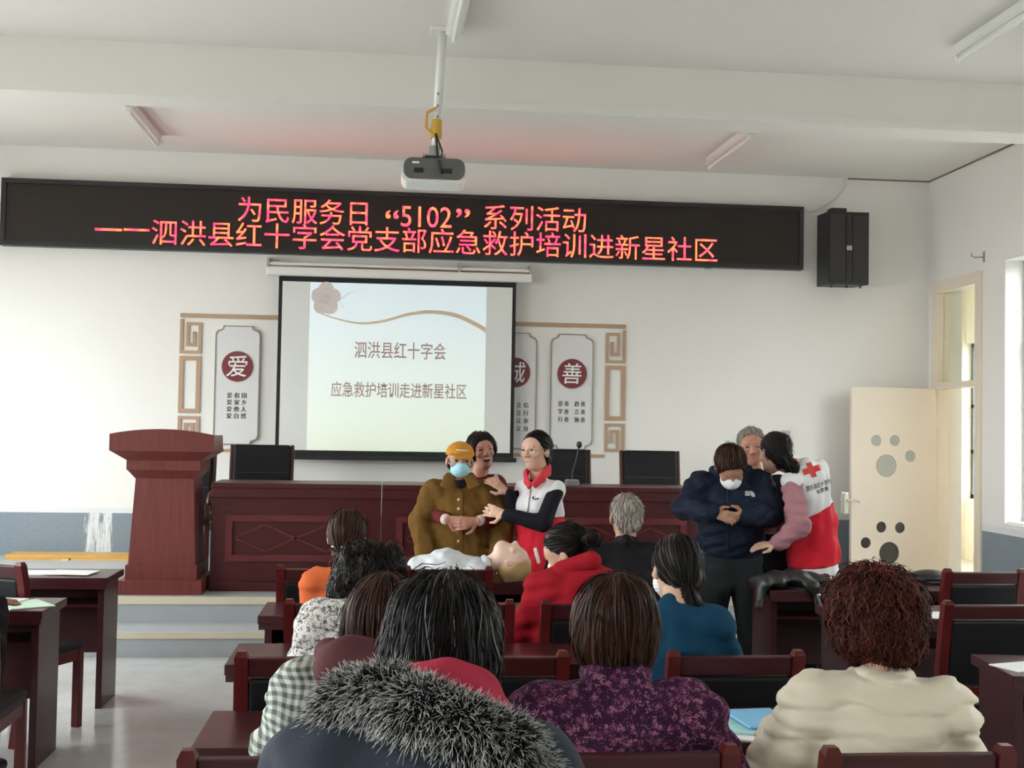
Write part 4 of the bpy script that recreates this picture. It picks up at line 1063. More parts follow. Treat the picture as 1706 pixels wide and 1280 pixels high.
def plaid_mat():
    m, nt, b = _new('plaid_cloth'); L = nt.links.new
    tc = _n(nt, 'ShaderNodeTexCoord'); sp = _n(nt, 'ShaderNodeSeparateXYZ'); 
    nz = _n(nt, 'ShaderNodeTexNoise'); nz.inputs['Scale'].default_value = 7; nz.inputs['Detail'].default_value = 1; L(tc.outputs['Object'], nz.inputs['Vector'])
    mixv = _n(nt, 'ShaderNodeMix', data_type='VECTOR'); mixv.inputs['Factor'].default_value = 0.05; L(tc.outputs['Object'], mixv.inputs['A']); L(nz.outputs['Color'], mixv.inputs['B']); L(mixv.outputs['Result'], sp.inputs[0])
    facs = []
    for ax in ('X', 'Z'):
        mu = _n(nt, 'ShaderNodeMath', operation='MULTIPLY'); mu.inputs[1].default_value = 50.0; L(sp.outputs[ax], mu.inputs[0])
        fr = _n(nt, 'ShaderNodeMath', operation='FRACT'); L(mu.outputs[0], fr.inputs[0])
        g = _n(nt, 'ShaderNodeMath', operation='LESS_THAN'); g.inputs[1].default_value = 0.5; L(fr.outputs[0], g.inputs[0]); facs.append(g)
    ad = _n(nt, 'ShaderNodeMath', operation='ADD'); L(facs[0].outputs[0], ad.inputs[0]); L(facs[1].outputs[0], ad.inputs[1])
    hf = _n(nt, 'ShaderNodeMath', operation='MULTIPLY'); hf.inputs[1].default_value = 0.5; L(ad.outputs[0], hf.inputs[0])
    cr = _n(nt, 'ShaderNodeValToRGB'); cr.color_ramp.interpolation = 'CONSTANT'; e = cr.color_ramp.elements
    e[0].position = 0; e[0].color = (0.55, 0.55, 0.50, 1); e[1].position = 0.3; e[1].color = (0.27, 0.30, 0.265, 1); k = e.new(0.8); k.color = (0.095, 0.11, 0.10, 1)
    L(hf.outputs[0], cr.inputs[0]); L(cr.outputs[0], b.inputs['Base Color']); b.inputs['Roughness'].default_value = 0.9; return m
def floral_mat(name, base, dark, cols, scale, thr=0.33):
    """scattered small blossoms: voronoi cells with petalled edges"""
    m, nt, b = _new(name); L = nt.links.new
    tc = _n(nt, 'ShaderNodeTexCoord')
    nz = _n(nt, 'ShaderNodeTexNoise'); nz.inputs['Scale'].default_value = scale * 3.2; nz.inputs['Detail'].default_value = 2; L(tc.outputs['Object'], nz.inputs['Vector'])
    mv = _n(nt, 'ShaderNodeMix', data_type='VECTOR'); mv.inputs['Factor'].default_value = 0.035; L(tc.outputs['Object'], mv.inputs['A']); L(nz.outputs['Color'], mv.inputs['B'])
    vo = _n(nt, 'ShaderNodeTexVoronoi'); vo.inputs['Scale'].default_value = scale; L(mv.outputs['Result'], vo.inputs['Vector'])
    n2 = _n(nt, 'ShaderNodeTexNoise'); n2.inputs['Scale'].default_value = scale * 2.2; n2.inputs['Detail'].default_value = 3; L(tc.outputs['Object'], n2.inputs['Vector'])
    sb_ = _n(nt, 'ShaderNodeMath', operation='MULTIPLY_ADD'); L(n2.outputs['Fac'], sb_.inputs[0]); sb_.inputs[1].default_value = 0.55; L(vo.outputs['Distance'], sb_.inputs[2])
    r = _n(nt, 'ShaderNodeMapRange'); r.inputs['From Min'].default_value = thr + 0.22; r.inputs['From Max'].default_value = thr + 0.32; r.inputs['To Min'].default_value = 1; r.inputs['To Max'].default_value = 0; L(sb_.outputs[0], r.inputs['Value'])
    cr = _n(nt, 'ShaderNodeValToRGB'); cr.color_ramp.interpolation = 'CONSTANT'; e = cr.color_ramp.elements; e[0].color = (*cols[0], 1); e[1].position = 0.5; e[1].color = (*cols[1], 1)
    sp = _n(nt, 'ShaderNodeSeparateColor'); L(vo.outputs['Color'], sp.inputs[0]); L(sp.outputs[0], cr.inputs[0])
    bg = _n(nt, 'ShaderNodeMix', data_type='RGBA'); bg.inputs['A'].default_value = (*dark, 1); bg.inputs['B'].default_value = (*base, 1); L(n2.outputs['Fac'], bg.inputs['Factor'])
    mx = _n(nt, 'ShaderNodeMix', data_type='RGBA'); L(r.outputs[0], mx.inputs['Factor']); L(bg.outputs['Result'], mx.inputs['A']); L(cr.outputs[0], mx.inputs['B']); L(mx.outputs['Result'], b.inputs['Base Color'])
    b.inputs['Roughness'].default_value = 0.85; b.inputs['Specular IOR Level'].default_value = 0.15
    bp = _n(nt, 'ShaderNodeBump'); bp.inputs['Strength'].default_value = 0.25; bp.inputs['Distance'].default_value = 0.006; L(r.outputs[0], bp.inputs['Height']); L(bp.outputs['Normal'], b.inputs['Normal'])
    return m
SKIN_A = skin('skin_light', (0.60, 0.37, 0.27)); SKIN_B = skin('skin_tan', (0.42, 0.22, 0.15)); SKIN_C = skin('skin_ruddy', (0.46, 0.21, 0.15))
HBLACK = hair_mat('hair_black', (0.010, 0.008, 0.008), (0.035, 0.027, 0.025), 0.36)
HSALT = hair_mat('hair_black_with_grey', (0.010, 0.009, 0.009), (0.22, 0.20, 0.20), 0.42, 0.90)
HBROWN = hair_mat('hair_dark_brown', (0.022, 0.009, 0.006), (0.105, 0.048, 0.030), 0.42)
HRED = hair_mat('hair_red_brown', (0.030, 0.007, 0.005), (0.16, 0.035, 0.022), 0.45)
HGREY = hair_mat('hair_grey', (0.22, 0.18, 0.155), (0.58, 0.53, 0.48), 0.55, 0.2)
EYEM = mat('eye_dark', (0.012, 0.009, 0.008), 0.12, 0.1)
EYEW = mat('eye_white', (0.70, 0.66, 0.62), 0.3)
LIPM = mat('lips', (0.42, 0.15, 0.13), 0.45)
TEETH = mat('teeth', (0.75, 0.72, 0.66), 0.3)
MASKB = mat('mask_blue', (0.36, 0.66, 0.74), 0.8, 0.05, 30, 0.1, 200)
MASKW = mat('mask_white', (0.78, 0.79, 0.80), 0.8, 0.04, 30, 0.1, 200)
PANTS = cloth('dark_trousers', (0.022, 0.024, 0.028)); SHOE = mat('black_shoe', (0.015, 0.015, 0.015), 0.4)
def rotm(yaw=0, pitch=0, roll=0):
    """head frame: x right, y forward (0 = towards the front wall), z up; yaw turns left, pitch lowers the face, roll tilts to the right"""
    return Matrix.Rotation(math.radians(yaw), 3, 'Z') @ Matrix.Rotation(math.radians(-pitch), 3, 'X') @ Matrix.Rotation(math.radians(roll), 3, 'Y')

# ------------------------------------------------------------------ body parts
def head_sdf(c, M, s=1.0, face=True, ears=True, female=True):
    g = lambda x, y, z: Vector(c) + M @ (Vector((x, y, z)) * s)
    jaw = 0.92 if female else 1.0
    fs = [ell(g(0, -0.012, 0.030), [.0765 * s, .095 * s, .087 * s], M), ell(g(0, .028, -.035), [.062 * s * jaw, .066 * s, .080 * s], M), ell(g(0, .052, -.088), [.034 * s * jaw, .034 * s, .026 * s], M),
          ell(g(0, 0.055, 0.03), [.058 * s, .040 * s, .050 * s], M)]
    f = union(fs, 0.03 * s)
    if face:
        small = [cone(g(0, .094, .012), g(0, .112, -.020), .007 * s, .011 * s), ell(g(-.011, .100, -.026), [.009 * s] * 3), ell(g(.011, .100, -.026), [.009 * s] * 3),
                 ell(g(-.040, .068, -.018), [.024 * s, .020 * s, .022 * s], M), ell(g(.040, .068, -.018), [.024 * s, .020 * s, .022 * s], M), econe(g(-.032, .084, .030), g(.032, .084, .030), (.010 * s, .008 * s), (.010 * s, .008 * s), M @ Vector((0, 0, 1)))]
        f = union([f] + small, 0.012 * s)
        for sx in (-1, 1): f = minus(f, ell(g(sx * .032, .101, .011), [.016 * s, .012 * s, .009 * s], M), 0.008 * s)
    if ears:
        f = union([f] + [ell(g(sx * .079, -.008, -.010), [.010 * s, .018 * s, .031 * s], M @ Matrix.Rotation(math.radians(sx * 18), 3, 'Z')) for sx in (-1, 1)], 0.006 * s)
    return f
def hand_sdf(w, tip, nrm, s=1.0, curl=0.5, thumb=1, spread=0.25):
    """palm and five fingers: w wrist, tip the direction of the fingers' reach (fingertip of a straight hand), nrm the palm side, thumb +1/-1 the side"""
    w = Vector(w); d = (Vector(tip) - w).normalized(); n = Vector(nrm); n = (n - d * n.dot(d)).normalized(); x = d.cross(n) * thumb
    fs = [econe(w, w + d * .085 * s, (.026 * s, .016 * s), (.038 * s, .014 * s), x)]
    for k, (off, L) in enumerate(((.030, .070), (.010, .080), (-.010, .074), (-.029, .058))):
        b = w + d * .088 * s + x * off * s; dd = (d + x * (off * 6 * spread)).normalized()
        j1 = b + (dd * math.cos(curl * .5) + n * math.sin(curl * .5)) * L * .45 * s
        j2 = j1 + (dd * math.cos(curl * 1.3) + n * math.sin(curl * 1.3)) * L * .32 * s
        j3 = j2 + (dd * math.cos(curl * 2.0) + n * math.sin(curl * 2.0)) * L * .26 * s
        r = .0088 * s
        fs += [cone(b, j1, r * 1.05, r), cone(j1, j2, r, r * .93), cone(j2, j3, r * .93, r * .75)]
    b = w + d * .028 * s + x * .026 * s; j1 = b + (d * .55 + x * .75 + n * .25).normalized() * .042 * s; j2 = j1 + (d * .9 + x * .3 + n * .35 * curl).normalized() * .034 * s
    fs += [cone(b, j1, .013 * s, .0105 * s), cone(j1, j2, .0105 * s, .008 * s)]
    return union(fs, 0.006 * s)
class Person:
    def __init__(s, loc, label, skin_m, group=None):
        s.root = None; s.loc = Vector(loc); s.label = label; s.skin = skin_m; s.group = group
        s.fs = []
    def body(s, f, h=0.008):
        V, F = nets(f, h)
        s.root = np_mesh('person', V - A(s.loc), F, s.skin); s.root.location = s.loc
        tag(s.root, s.label, 'person', s.group); return s.root
    def part(s, name, f, h, m, parent=None):
        return sdf_obj(name, f, h, m, s.root, parent)
    def mb(s, name, mb, m, parent=None, smooth=False):
        mb.v = [tuple(Vector(v) - s.loc) for v in mb.v]; return mb.build(name, m, parent or s.root, smooth=smooth)
def eyes(pr, c, M, s=1.0, squint=False, brow=HBLACK):
    g = lambda x, y, z: Vector(c) + M @ (Vector((x, y, z)) * s)
    for sx in (-1, 1):
        if squint:
            pr.part('eye', econe(g(sx * .021, .089, .010), g(sx * .043, .083, .010), (.0042, .005), (.0036, .005), M @ Vector((0, 0, 1))), 0.0025, EYEM)
        else:
            pr.part('eye', ell(g(sx * .032, .0865, .011), [.013 * s, .009 * s, .0062 * s], M), 0.0025, EYEM)
        pr.part('eyebrow', econe(g(sx * .018, .094, .030), g(sx * .047, .082, .031), (.0048, .005), (.0034, .005), M @ Vector((0, 0, 1))), 0.0025, brow)
# ------------------------------------------------------------------ seated audience
PEOPLE_T = []
def limb(a, b, c, r): return [cone(a, b, r[0], r[1]), cone(b, c, r[1], r[2])]
def seated(label, head, hd, shl, shr, sd, M, skin_m=SKIN_B, hs=1.0, bulk=1.0, coat=None, coat_h=0.010, hairf=None, elbow=(None, None), seat_y=None, ear=True, fold=0.006, foldf=26, collar=None, arm_r=(.062, .056, .046), depth=0.115, seed=3, face=True, legs=True, wrist=None, hem=None, female=True):
    """a person on a chair, facing the stage. head, shl, shr: pixels of head centre and shoulder joints; hd, sd their distances"""
    hc = P(*head, hd); L = P(*shl, sd); R = P(*shr, sd); mid = (L + R) / 2
    xd = (R - L).normalized(); fwd = Vector((-xd.y, xd.x, 0)).normalized()
    hipc = Vector((mid.x, mid.y - 0.02, 0.53)) + fwd * 0.0
    if seat_y is not None: hipc.y = seat_y; 
    if hem is not None: hipc.x = P(*hem, sd).x
    loc = Vector((hipc.x, hipc.y, 0.0))
    pr = Person(loc, label, skin_m)
    neck = mid + Vector((0, 0, 0.045)) + fwd * 0.015
    # limbs
    sh_w = (R - L).length
    knees = [hipc + xd * s * 0.10 + fwd * 0.40 + Vector((0, 0, 0.0)) for s in (-1, 1)]; ank = [k + Vector((0, 0, 0)) + fwd * 0.02 for k in knees]
    for a in ank: a.z = 0.09
    el = []; wr = []
    for i, (s, S) in enumerate(((-1, L), (1, R))):
        e = P(*elbow[i], sd) if elbow[i] else S + xd * s * 0.05 + fwd * 0.06 - Vector((0, 0, 0.27))
        e = e + fwd * (0.05 if elbow[i] else 0.0)
        w = e + fwd * 0.24 - xd * s * 0.07; w.z = 0.815
        if wrist and wrist[i]: w = P(*wrist[i][:2], wrist[i][2])
        el.append(e); wr.append(w)
    f = [head_sdf(hc, M, hs, face, ear, female), cone(hc + M @ Vector((0, -.018, -.05)) * hs, neck, .052 * hs, .058)]
    f += [econe(hipc, mid - Vector((0, 0, .16)), (.14, .09), (.13, .085), xd), econe(mid - Vector((0, 0, .16)), mid - Vector((0, 0, .02)), (.13, .085), (sh_w * .42, .065), xd)]
    hands = []
    for i, S in enumerate((L, R)):
        f += limb(S, el[i], wr[i], (.042, .037, .027))
        hands += [hand_sdf(wr[i], wr[i] + fwd * .2, (0, 0, -1), 0.95, 0.35, 1 if i == 0 else -1)]
        f += limb(hipc + xd * (-.09 if i == 0 else .09), knees[i], ank[i], (.07, .052, .036)) + [econe(ank[i] - Vector((0, 0, .045)), ank[i] + fwd * .14 - Vector((0, 0, .06)), (.032, .03), (.03, .022), xd)]
    pr.body(union([union(f, 0.022)] + hands, 0.006), 0.009)
    # trousers and shoes
    if legs:
        t = []
        for i in (0, 1):
            t += limb(hipc + xd * (-.09 if i == 0 else .09), knees[i], ank[i] + Vector((0, 0, .04)), (.092, .072, .060))
        pr.part('trousers', union(t + [econe(hipc - xd * .08, hipc + xd * .08, (.105, .10), (.105, .10), (0, 0, 1))], 0.03), 0.016, PANTS)
        for i in (0, 1):
            pr.part('shoe', clip(union([econe(ank[i] - Vector((0, 0, .05)) - fwd * .03, ank[i] + fwd * .15 - Vector((0, 0, .062)), (.045, .045), (.042, .03), xd)]), (0, 0, 0.002), (0, 0, -1)), 0.012, SHOE)
    # coat
    b = bulk; r = [x * b for x in arm_r]
    wz = Vector((hipc.x, hipc.y, 0)) ; waist = (mid * 0.45 + hipc * 0.55); 
    body = [econe(Vector((hipc.x, hipc.y, 0.50)), waist, (.175 * b, depth * b), (.160 * b, depth * .97 * b), xd), econe(waist, mid - Vector((0, 0, .10)), (.160 * b, depth * .97 * b), (sh_w * .46 + .02, depth * b * .95), xd),
            econe(mid - Vector((0, 0, .10)), mid - Vector((0, 0, .005)), (sh_w * .46 + .02, depth * b * .95), (sh_w * .40, .070 * b), xd), cone(L, R, r[0] * 1.0, r[0] * 1.0), cone(mid, neck, .072, .060)]
    arms = []
    for i in (0, 1): arms += limb((L, R)[i], el[i], wr[i] - (wr[i] - el[i]).normalized() * .03, r)
    cf = union(body + arms, 0.035)
    cf = wrinkle(cf, waves(seed, foldf * 2.2, fold * 0.45), waves(seed + 9, foldf * 1.5, fold * 0.8, 4, (.4, .4, 1.6), True), waves(seed + 5, foldf * 0.8, fold * 0.9, 3, (1.2, 1, .9), True))
    co = pr.part('jacket', cf, coat_h, coat)
    pr.hc, pr.M, pr.hs, pr.neck, pr.mid, pr.xd, pr.fwd, pr.L, pr.R, pr.coat, pr.cf, pr.el, pr.wr = hc, M, hs, neck, mid, xd, fwd, L, R, co, cf, el, wr
    return pr
def hg(pr): return lambda x, y, z: pr.hc + pr.M @ (Vector((x, y, z)) * pr.hs)
def hair(pr, f, m, h=0.006, flow=None, name='hair', **kw):
    V, F = nets(f, h)
    o = np_mesh(name, V, F, m, pr.root, pr.root.location, True, {'tint': np.zeros(len(V)), 'along': np.zeros(len(V))})
    if flow is not None: strands('hair_strands', f, V, flow, m, pr.root, o, **kw)
    return o
def flow_from(pt, down=0.6):
    pt = A(pt)
    def fl(p):
        d = p - pt; n = np.linalg.norm(d, axis=1)[:, None] + 1e-6; d = d / n
        w = np.clip(n / 0.10, 0, 1); return d * (1 - 0.5 * w) + np.array([0, 0, -1.0]) * down * w
    return fl
def flow_to(pt, up=0.0):
    pt = A(pt)
    def fl(p): d = pt - p; return d / (np.linalg.norm(d, axis=1)[:, None] + 1e-6) + np.array([0, 0, up])
    return fl
def skull(pr, t=0.012, front=0.035):
    """scalp shell open over the face"""
    g = hg(pr); s = pr.hs
    f = ell(g(0, -0.016, 0.032), [(.0765 + t) * s, (.097 + t) * s, (.088 + t) * s], pr.M)
    return f
def facecut(pr, f, y=0.055, z=0.045, tilt=0.9):
    """cut the hair back from the face: plane through the hairline"""
    g = hg(pr); n = pr.M @ Vector((0, 1.0, -tilt))
    return clip(f, g(0, y, z), n)

# --- navy parka with fur-trimmed hood, nearest sitter
NAVY = cloth('navy_parka', (0.028, 0.034, 0.050), 0.7, 0.10, 160); WINE = cloth('wine_lining', (0.36, 0.025, 0.055))
M = rotm(0, 18, 2)
fur = seated('sitter with black grey-streaked hair in a navy parka with fur-trimmed hood', (735, 1082), 2.28, (545, 1300), (860, 1310), 2.0, M, SKIN_B, 1.02, 1.18, NAVY, 0.011, fold=0.008, seed=5, arm_r=(.080, .072, .056), depth=.125)
g = hg(fur)
f = union([skull(fur, .017), ell(g(0, -.050, -.045), [.076, .058, .078], M), ell(g(.058, -.008, -.022), [.038, .054, .076], M), ell(g(-.058, -.008, -.022), [.038, .054, .076], M)], .03)
f = facecut(fur, f, .06, .05, .35)
f = clip(f, g(0, -.06, -.098), M @ Vector((0, -.5, -1)))
f = wrinkle(f, waves(11, 60, .0035, stretch=(1.6, 1, .35)))
cr = g(.012, -.045, .118)
hair(fur, f, HSALT, .006, flow_from(cr, 0.8), n=5200, seg=10, length=.13, width=.0016, lift=.008, jitter=.34, fly=.3, seed=2)
lin = [P(660, 1172, 2.10), P(692, 1150, 2.07), P(745, 1142, 2.05), P(790, 1158, 2.06), P(818, 1192, 2.10)]
lf_ = union([cone(a, b, .040, .040) for a, b in zip(lin[:-1], lin[1:])] + [ell(P(740, 1180, 2.0), [.085, .06, .06])], .03)
fur.part('hood_lining', lf_, .008, WINE)
hood = union([ell(P(680, 1285, 1.93), [.215, .10, .075]), cone(P(570, 1225, 1.98), P(500, 1285, 2.0), .055, .07), ell(P(770, 1262, 1.91), [.13, .08, .06])], .07)
hood = wrinkle(hood, waves(4, 34, .006))
hd_ = fur.part('hood', hood, .010, NAVY)
band = [P(562, 1212, 1.98), P(588, 1178, 1.98), P(640, 1166, 1.95), P(705, 1194, 1.89), P(775, 1224, 1.87), P(838, 1252, 1.88), P(880, 1302, 1.91)]
bf = union([cone(a, b, .040, .042) for a, b in zip(band[:-1], band[1:])], .03)
V, F = nets(bf, .008); FURM = fur_mat('fur_grey_tipped', (0.006, 0.006, 0.008), (0.86, 0.86, 0.84))
fo = np_mesh('fur_trim', V, F, FURM, fur.root, fur.root.location, True, {'tint': np.ones(len(V)), 'along': np.zeros(len(V))})
tufts('fur_fibres', V, vnormals(V, F), FURM, fur.root, fo, n=17000, length=.033, width=.0010, seed=7, droop=.25, wild=.5)

# --- purple floral jacket
PURP = floral_mat('purple_floral', (0.055, 0.012, 0.045), (0.012, 0.006, 0.018), ((0.30, 0.11, 0.19), (0.18, 0.05, 0.11)), 62, 0.41)
M = rotm(2, 10, 0)
pur = seated('sitter with a dark brown bob in a purple floral jacket', (1024, 1050), 3.05, (908, 1190), (1152, 1192), 2.96, M, SKIN_A, 1.05, 1.16, PURP, 0.010, fold=0.007, seed=8, elbow=((868, 1300), (1200, 1290)), arm_r=(.064, .060, .05))
g = hg(pur)
f = union([skull(pur, .018), ell(g(0, -.050, -.045), [.070, .052, .075], M), ell(g(.055, -.012, -.018), [.040, .058, .066], M), ell(g(-.055, -.012, -.018), [.040, .058, .066], M)], .035)
f = facecut(pur, f, .065, .05, .3)
f = clip(f, g(0, -.06, -.105), M @ Vector((0, -.25, -1)))
f = wrinkle(f, waves(21, 55, .003, stretch=(1.6, 1, .35)))
hair(pur, f, HBROWN, .007, flow_from(g(-.0, -.05, .118), 0.85), n=4200, seg=9, length=.15, width=.0018, lift=.0045, jitter=.18, fly=.10, seed=3)
pur.part('collar', wrinkle(union([cone(P(985, 1120, 3.02), P(1003, 1130, 2.96), .030, .038), cone(P(1003, 1130, 2.96), P(1050, 1130, 2.96), .038, .038), cone(P(1050, 1130, 2.96), P(1068, 1122, 3.02), .038, .030)], .03), waves(2, 40, .003)), .008, PURP, pur.coat)

# --- cream quilted jacket, red-brown perm
CREAM = mat('cream_nylon', (0.68, 0.605, 0.475), 0.5, 0.05, 8, 0.05, 120, 0.4, sheen=0.2)
M = rotm(4, 8, 0)
cre = seated('sitter with curly red-brown perm in a cream quilted jacket', (1458, 1030), 3.08, (1358, 1180), (1572, 1186), 2.99, M, SKIN_A, 1.03, 1.30, CREAM, 0.009, fold=0.004, seed=12, elbow=((1305, 1290), (1600, 1290)), arm_r=(.058, .060, .05))
# quilting: stitched horizontal channels and slanting folds sink into the padding
def quilt(p):
    z = p[:, 2] + 0.012 * np.sin(p[:, 0] * 21) + 0.006 * np.sin(p[:, 0] * 47 + 1)
    return 0.0075 * np.exp(-((np.mod(z, .072) - .036) / .0075) ** 2)
bpy.data.objects.remove(cre.coat)
cre.coat = cre.part('jacket', wrinkle(cre.cf, quilt, waves(77, 45, .003), waves(78, 22, .006, 4, (1, 1, 1), True)), .007, CREAM)
g = hg(cre)
f = union([ell(g(0, -.012, .022), [.106, .118, .108], M), ell(g(0, -.045, -.05), [.088, .066, .07], M)], .04)
f = facecut(cre, f, .075, .05, .25)
f = clip(f, g(0, -.06, -.115), M @ Vector((0, -.3, -1)))
f = wrinkle(f, waves(31, 95, .0075, n=9), waves(32, 48, .006, n=7))
hair(cre, f, HRED, .006, flow_from(g(0, -.03, .13), 0.6), n=5200, seg=10, length=.085, width=.0015, lift=.006, jitter=.5, curl=.006, curlf=190, fly=.35, seed=4)
cre.part('collar', union([cone(P(1425, 1128, 3.05), P(1445, 1136, 2.99), .028, .032), cone(P(1445, 1136, 2.99), P(1488, 1137, 2.99), .032, .032), cone(P(1488, 1137, 2.99), P(1508, 1130, 3.05), .032, .028)], .03), .009, CREAM, cre.coat)

# --- plaid jacket with plum hood
PLUM = cloth('plum_fleece', (0.085, 0.030, 0.034)); PLAID = plaid_mat()
M = rotm(-14, 10, 4)
pla = seated('sitter with dark brown hair in a green plaid jacket with plum hood', (640, 1048), 3.05, (515, 1160), (705, 1160), 2.95, M, SKIN_A, 1.02, 1.22, PLAID, 0.010, fold=0.006, seed=15, elbow=((478, 1262), (730, 1270)), hem=(560, 1250), arm_r=(.072, .068, .052))
g = hg(pla)
f = union([skull(pla, .016), ell(g(0, -.045, -.045), [.080, .056, .085], M), ell(g(.056, -.008, -.045), [.034, .050, .085], M), ell(g(-.056, -.008, -.045), [.034, .050, .085], M)], .035)
f = facecut(pla, f, .06, .05, .35); f = clip(f, g(0, -.06, -.13), M @ Vector((0, -.1, -1)))
f = wrinkle(f, waves(41, 50, .0025, stretch=(1.6, 1, .35)))
hair(pla, f, HBROWN, .007, flow_from(g(0, -.035, .12), 0.8), n=3400, seg=9, length=.16, width=.0018, lift=.004, jitter=.16, fly=.08, seed=5)
hf_ = union([cone(P(552, 1092, 2.93), P(580, 1120, 2.80), .045, .06), cone(P(580, 1120, 2.80), P(640, 1135, 2.74), .06, .055), cone(P(640, 1135, 2.74), P(690, 1105, 2.84), .055, .045), ell(P(610, 1105, 2.82), [.11, .07, .045])], .04)
hf_ = wrinkle(hf_, waves(6, 42, .006))
pla.part('hood', hf_, .009, PLUM)

# --- white lace jacket, black curls
LACE = floral_mat('white_lace', (0.055, 0.05, 0.05), (0.03, 0.03, 0.03), ((0.76, 0.73, 0.69), (0.72, 0.68, 0.66)), 85, 0.60)
M = rotm(-10, 10, 6)
lac = seated('sitter with black curls in a white lace jacket', (618, 966), 4.24, (532, 1035), (688, 1035), 4.1, M, SKIN_A, 1.0, 1.05, LACE, 0.011, seed=18, elbow=((502, 1120), (700, 1130)), hem=(575, 1100))
g = hg(lac)
f = union([ell(g(0, -.015, .030), [.110, .118, .100], M), ell(g(-.04, -.055, -.07), [.065, .055, .085], M), ell(g(-.085, -.01, -.03), [.05, .055, .07], M)], .04)
f = facecut(lac, f, .07, .05, .3)
f = wrinkle(f, waves(51, 75, .007, n=9), waves(52, 34, .006))
hair(lac, f, HBLACK, .007, flow_from(g(0, -.02, .13), 0.8), n=3200, seg=10, length=.12, width=.0022, lift=.006, jitter=.4, curl=.007, curlf=130, fly=.3, seed=6)

# --- teal sweater, low ponytail
TEAL = cloth('teal_knit', (0.009, 0.048, 0.098), 0.95, 0.3, 300)
M = rotm(10, 6, 2)
tea = seated('sitter with a low ponytail in a teal sweater', (1126, 950), 4.25, (1078, 1045), (1185, 1040), 4.1, M, SKIN_A, 0.98, 1.10, TEAL, 0.010, seed=21, elbow=((1080, 1140), (1215, 1125)))
g = hg(tea)
f = union([skull(tea, .009), ell(g(0, -.07, -.035), [.055, .045, .05], M)], .03)
f = facecut(tea, f, .055, .055, .75)
f = wrinkle(f, waves(61, 60, .002))
tie = g(0, -.098, -.062)
hair(tea, f, HBLACK, .006, flow_to(tie), n=2200, seg=9, length=.13, width=.002, lift=.002, jitter=.05, fly=.06, seed=7)
pf = wrinkle(union([cone(tie, tie + Vector((0, -.03, -.05)), .030, .036), cone(tie + Vector((0, -.03, -.05)), tie + Vector((0, -.02, -.115)), .036, .012)], .02), waves(62, 90, .0025, stretch=(1.6, 1.6, .3)))
hair(tea, pf, HBLACK, .006, lambda p: np.tile(np.array([0, 0, -1.0]), (len(p), 1)), 'ponytail', n=500, seg=7, length=.07, width=.002, lift=.003, jitter=.15, seed=8)
tea.part('hair_tie', ell(tie, [.026, .016, .016]), .005, BLACKP)

# --- red jacket, head bent, small bun
RED = cloth('red_fleece', (0.34, 0.012, 0.022), 0.95, 0.3, 200, 0.15)
M = rotm(58, 34, -6)
red = seated('sitter in a red fleece jacket bending forward, hair in a bun', (945, 920), 5.36, (908, 985), (992, 972), 5.27, M, SKIN_A, 0.98, 1.05, RED, 0.011, seed=24, elbow=((872, 1062), (1010, 1065)), hem=(960, 1050), arm_r=(.075, .068, .055))
g = hg(red)
f = facecut(red, skull(red, .009), .045, .055, .8); f = wrinkle(f, waves(71, 60, .002))
bun = P(986, 898, 5.26)
hair(red, f, HBLACK, .006, flow_to(bun), n=1700, seg=8, length=.12, width=.002, lift=.002, jitter=.06, fly=.08, seed=9)
bf_ = wrinkle(ell(bun, [.036, .036, .034]), waves(72, 100, .004, n=8))
hair(red, bf_, HBLACK, .006, lambda p: np.cross(p - A(bun), np.array([0.3, 1, 0.2])), 'bun', n=500, seg=7, length=.07, width=.002, lift=.003, jitter=.3, fly=.2, seed=10)
red.part('collar', union([cone(P(935, 950, 5.28), P(985, 935, 5.24), .040, .045)], .02), .009, RED, red.coat)

# --- orange jacket
ORANGE = cloth('orange_wool', (0.62, 0.135, 0.045), 0.95, 0.2, 160)
M = rotm(-6, 4, 2)
ora = seated('sitter in an orange jacket with dark hair clipped back', (578, 895), 5.34, (528, 975), (632, 972), 5.27, M, SKIN_A, 0.97, 1.06, ORANGE, 0.013, seed=27, elbow=((510, 1062), (650, 1060)))
g = hg(ora)
f = union([skull(ora, .010), ell(g(.01, -.065, -.07), [.06, .045, .07], M)], .03); f = facecut(ora, f, .055, .055, .7); f = wrinkle(f, waves(81, 60, .002))
hair(ora, f, HBROWN, .007, flow_to(g(.0, -.10, -.06), -.2), n=1500, seg=8, length=.13, width=.0024, lift=.002, jitter=.08, fly=.06, seed=11)
ora.part('hair_clip', econe(g(-.05, -.085, -.045), g(.0, -.112, -.045), (.008, .006), (.008, .006), (0, 0, 1)), .004, CHROME)

# --- grey-haired man in black
BLACKC = cloth('black_suit', (0.014, 0.013, 0.015), 0.85, 0.1, 260)
M = rotm(0, 4, 0)
old = seated('grey-haired man in a black jacket seated in the front row', (1043, 862), 6.45, (996, 928), (1086, 928), 6.37, M, SKIN_B, 1.03, 1.12, BLACKC, 0.012, seed=30, elbow=((985, 1010), (1100, 1010)), fold=.004, female=False)
g = hg(old)
f = union([skull(old, .003), ell(g(0, -.065, -.03), [.066, .04, .055], M)], .025); f = facecut(old, f, .05, .05, .6); f = clip(f, g(0, 0, -.062), (0, 0, -1))
f = wrinkle(f, waves(91, 120, .002, n=9))
hair(old, f, HGREY, .006, flow_from(g(0, -.03, .12), .7), n=2600, seg=5, length=.035, width=.0022, lift=.003, jitter=.3, fly=.15, seed=12)
old.part('collar', union([cone(P(1030, 900, 6.38), P(1043, 900, 6.30), .022, .026), cone(P(1043, 900, 6.30), P(1057, 901, 6.38), .026, .022)], .02), .009, BLACKC, old.coat)

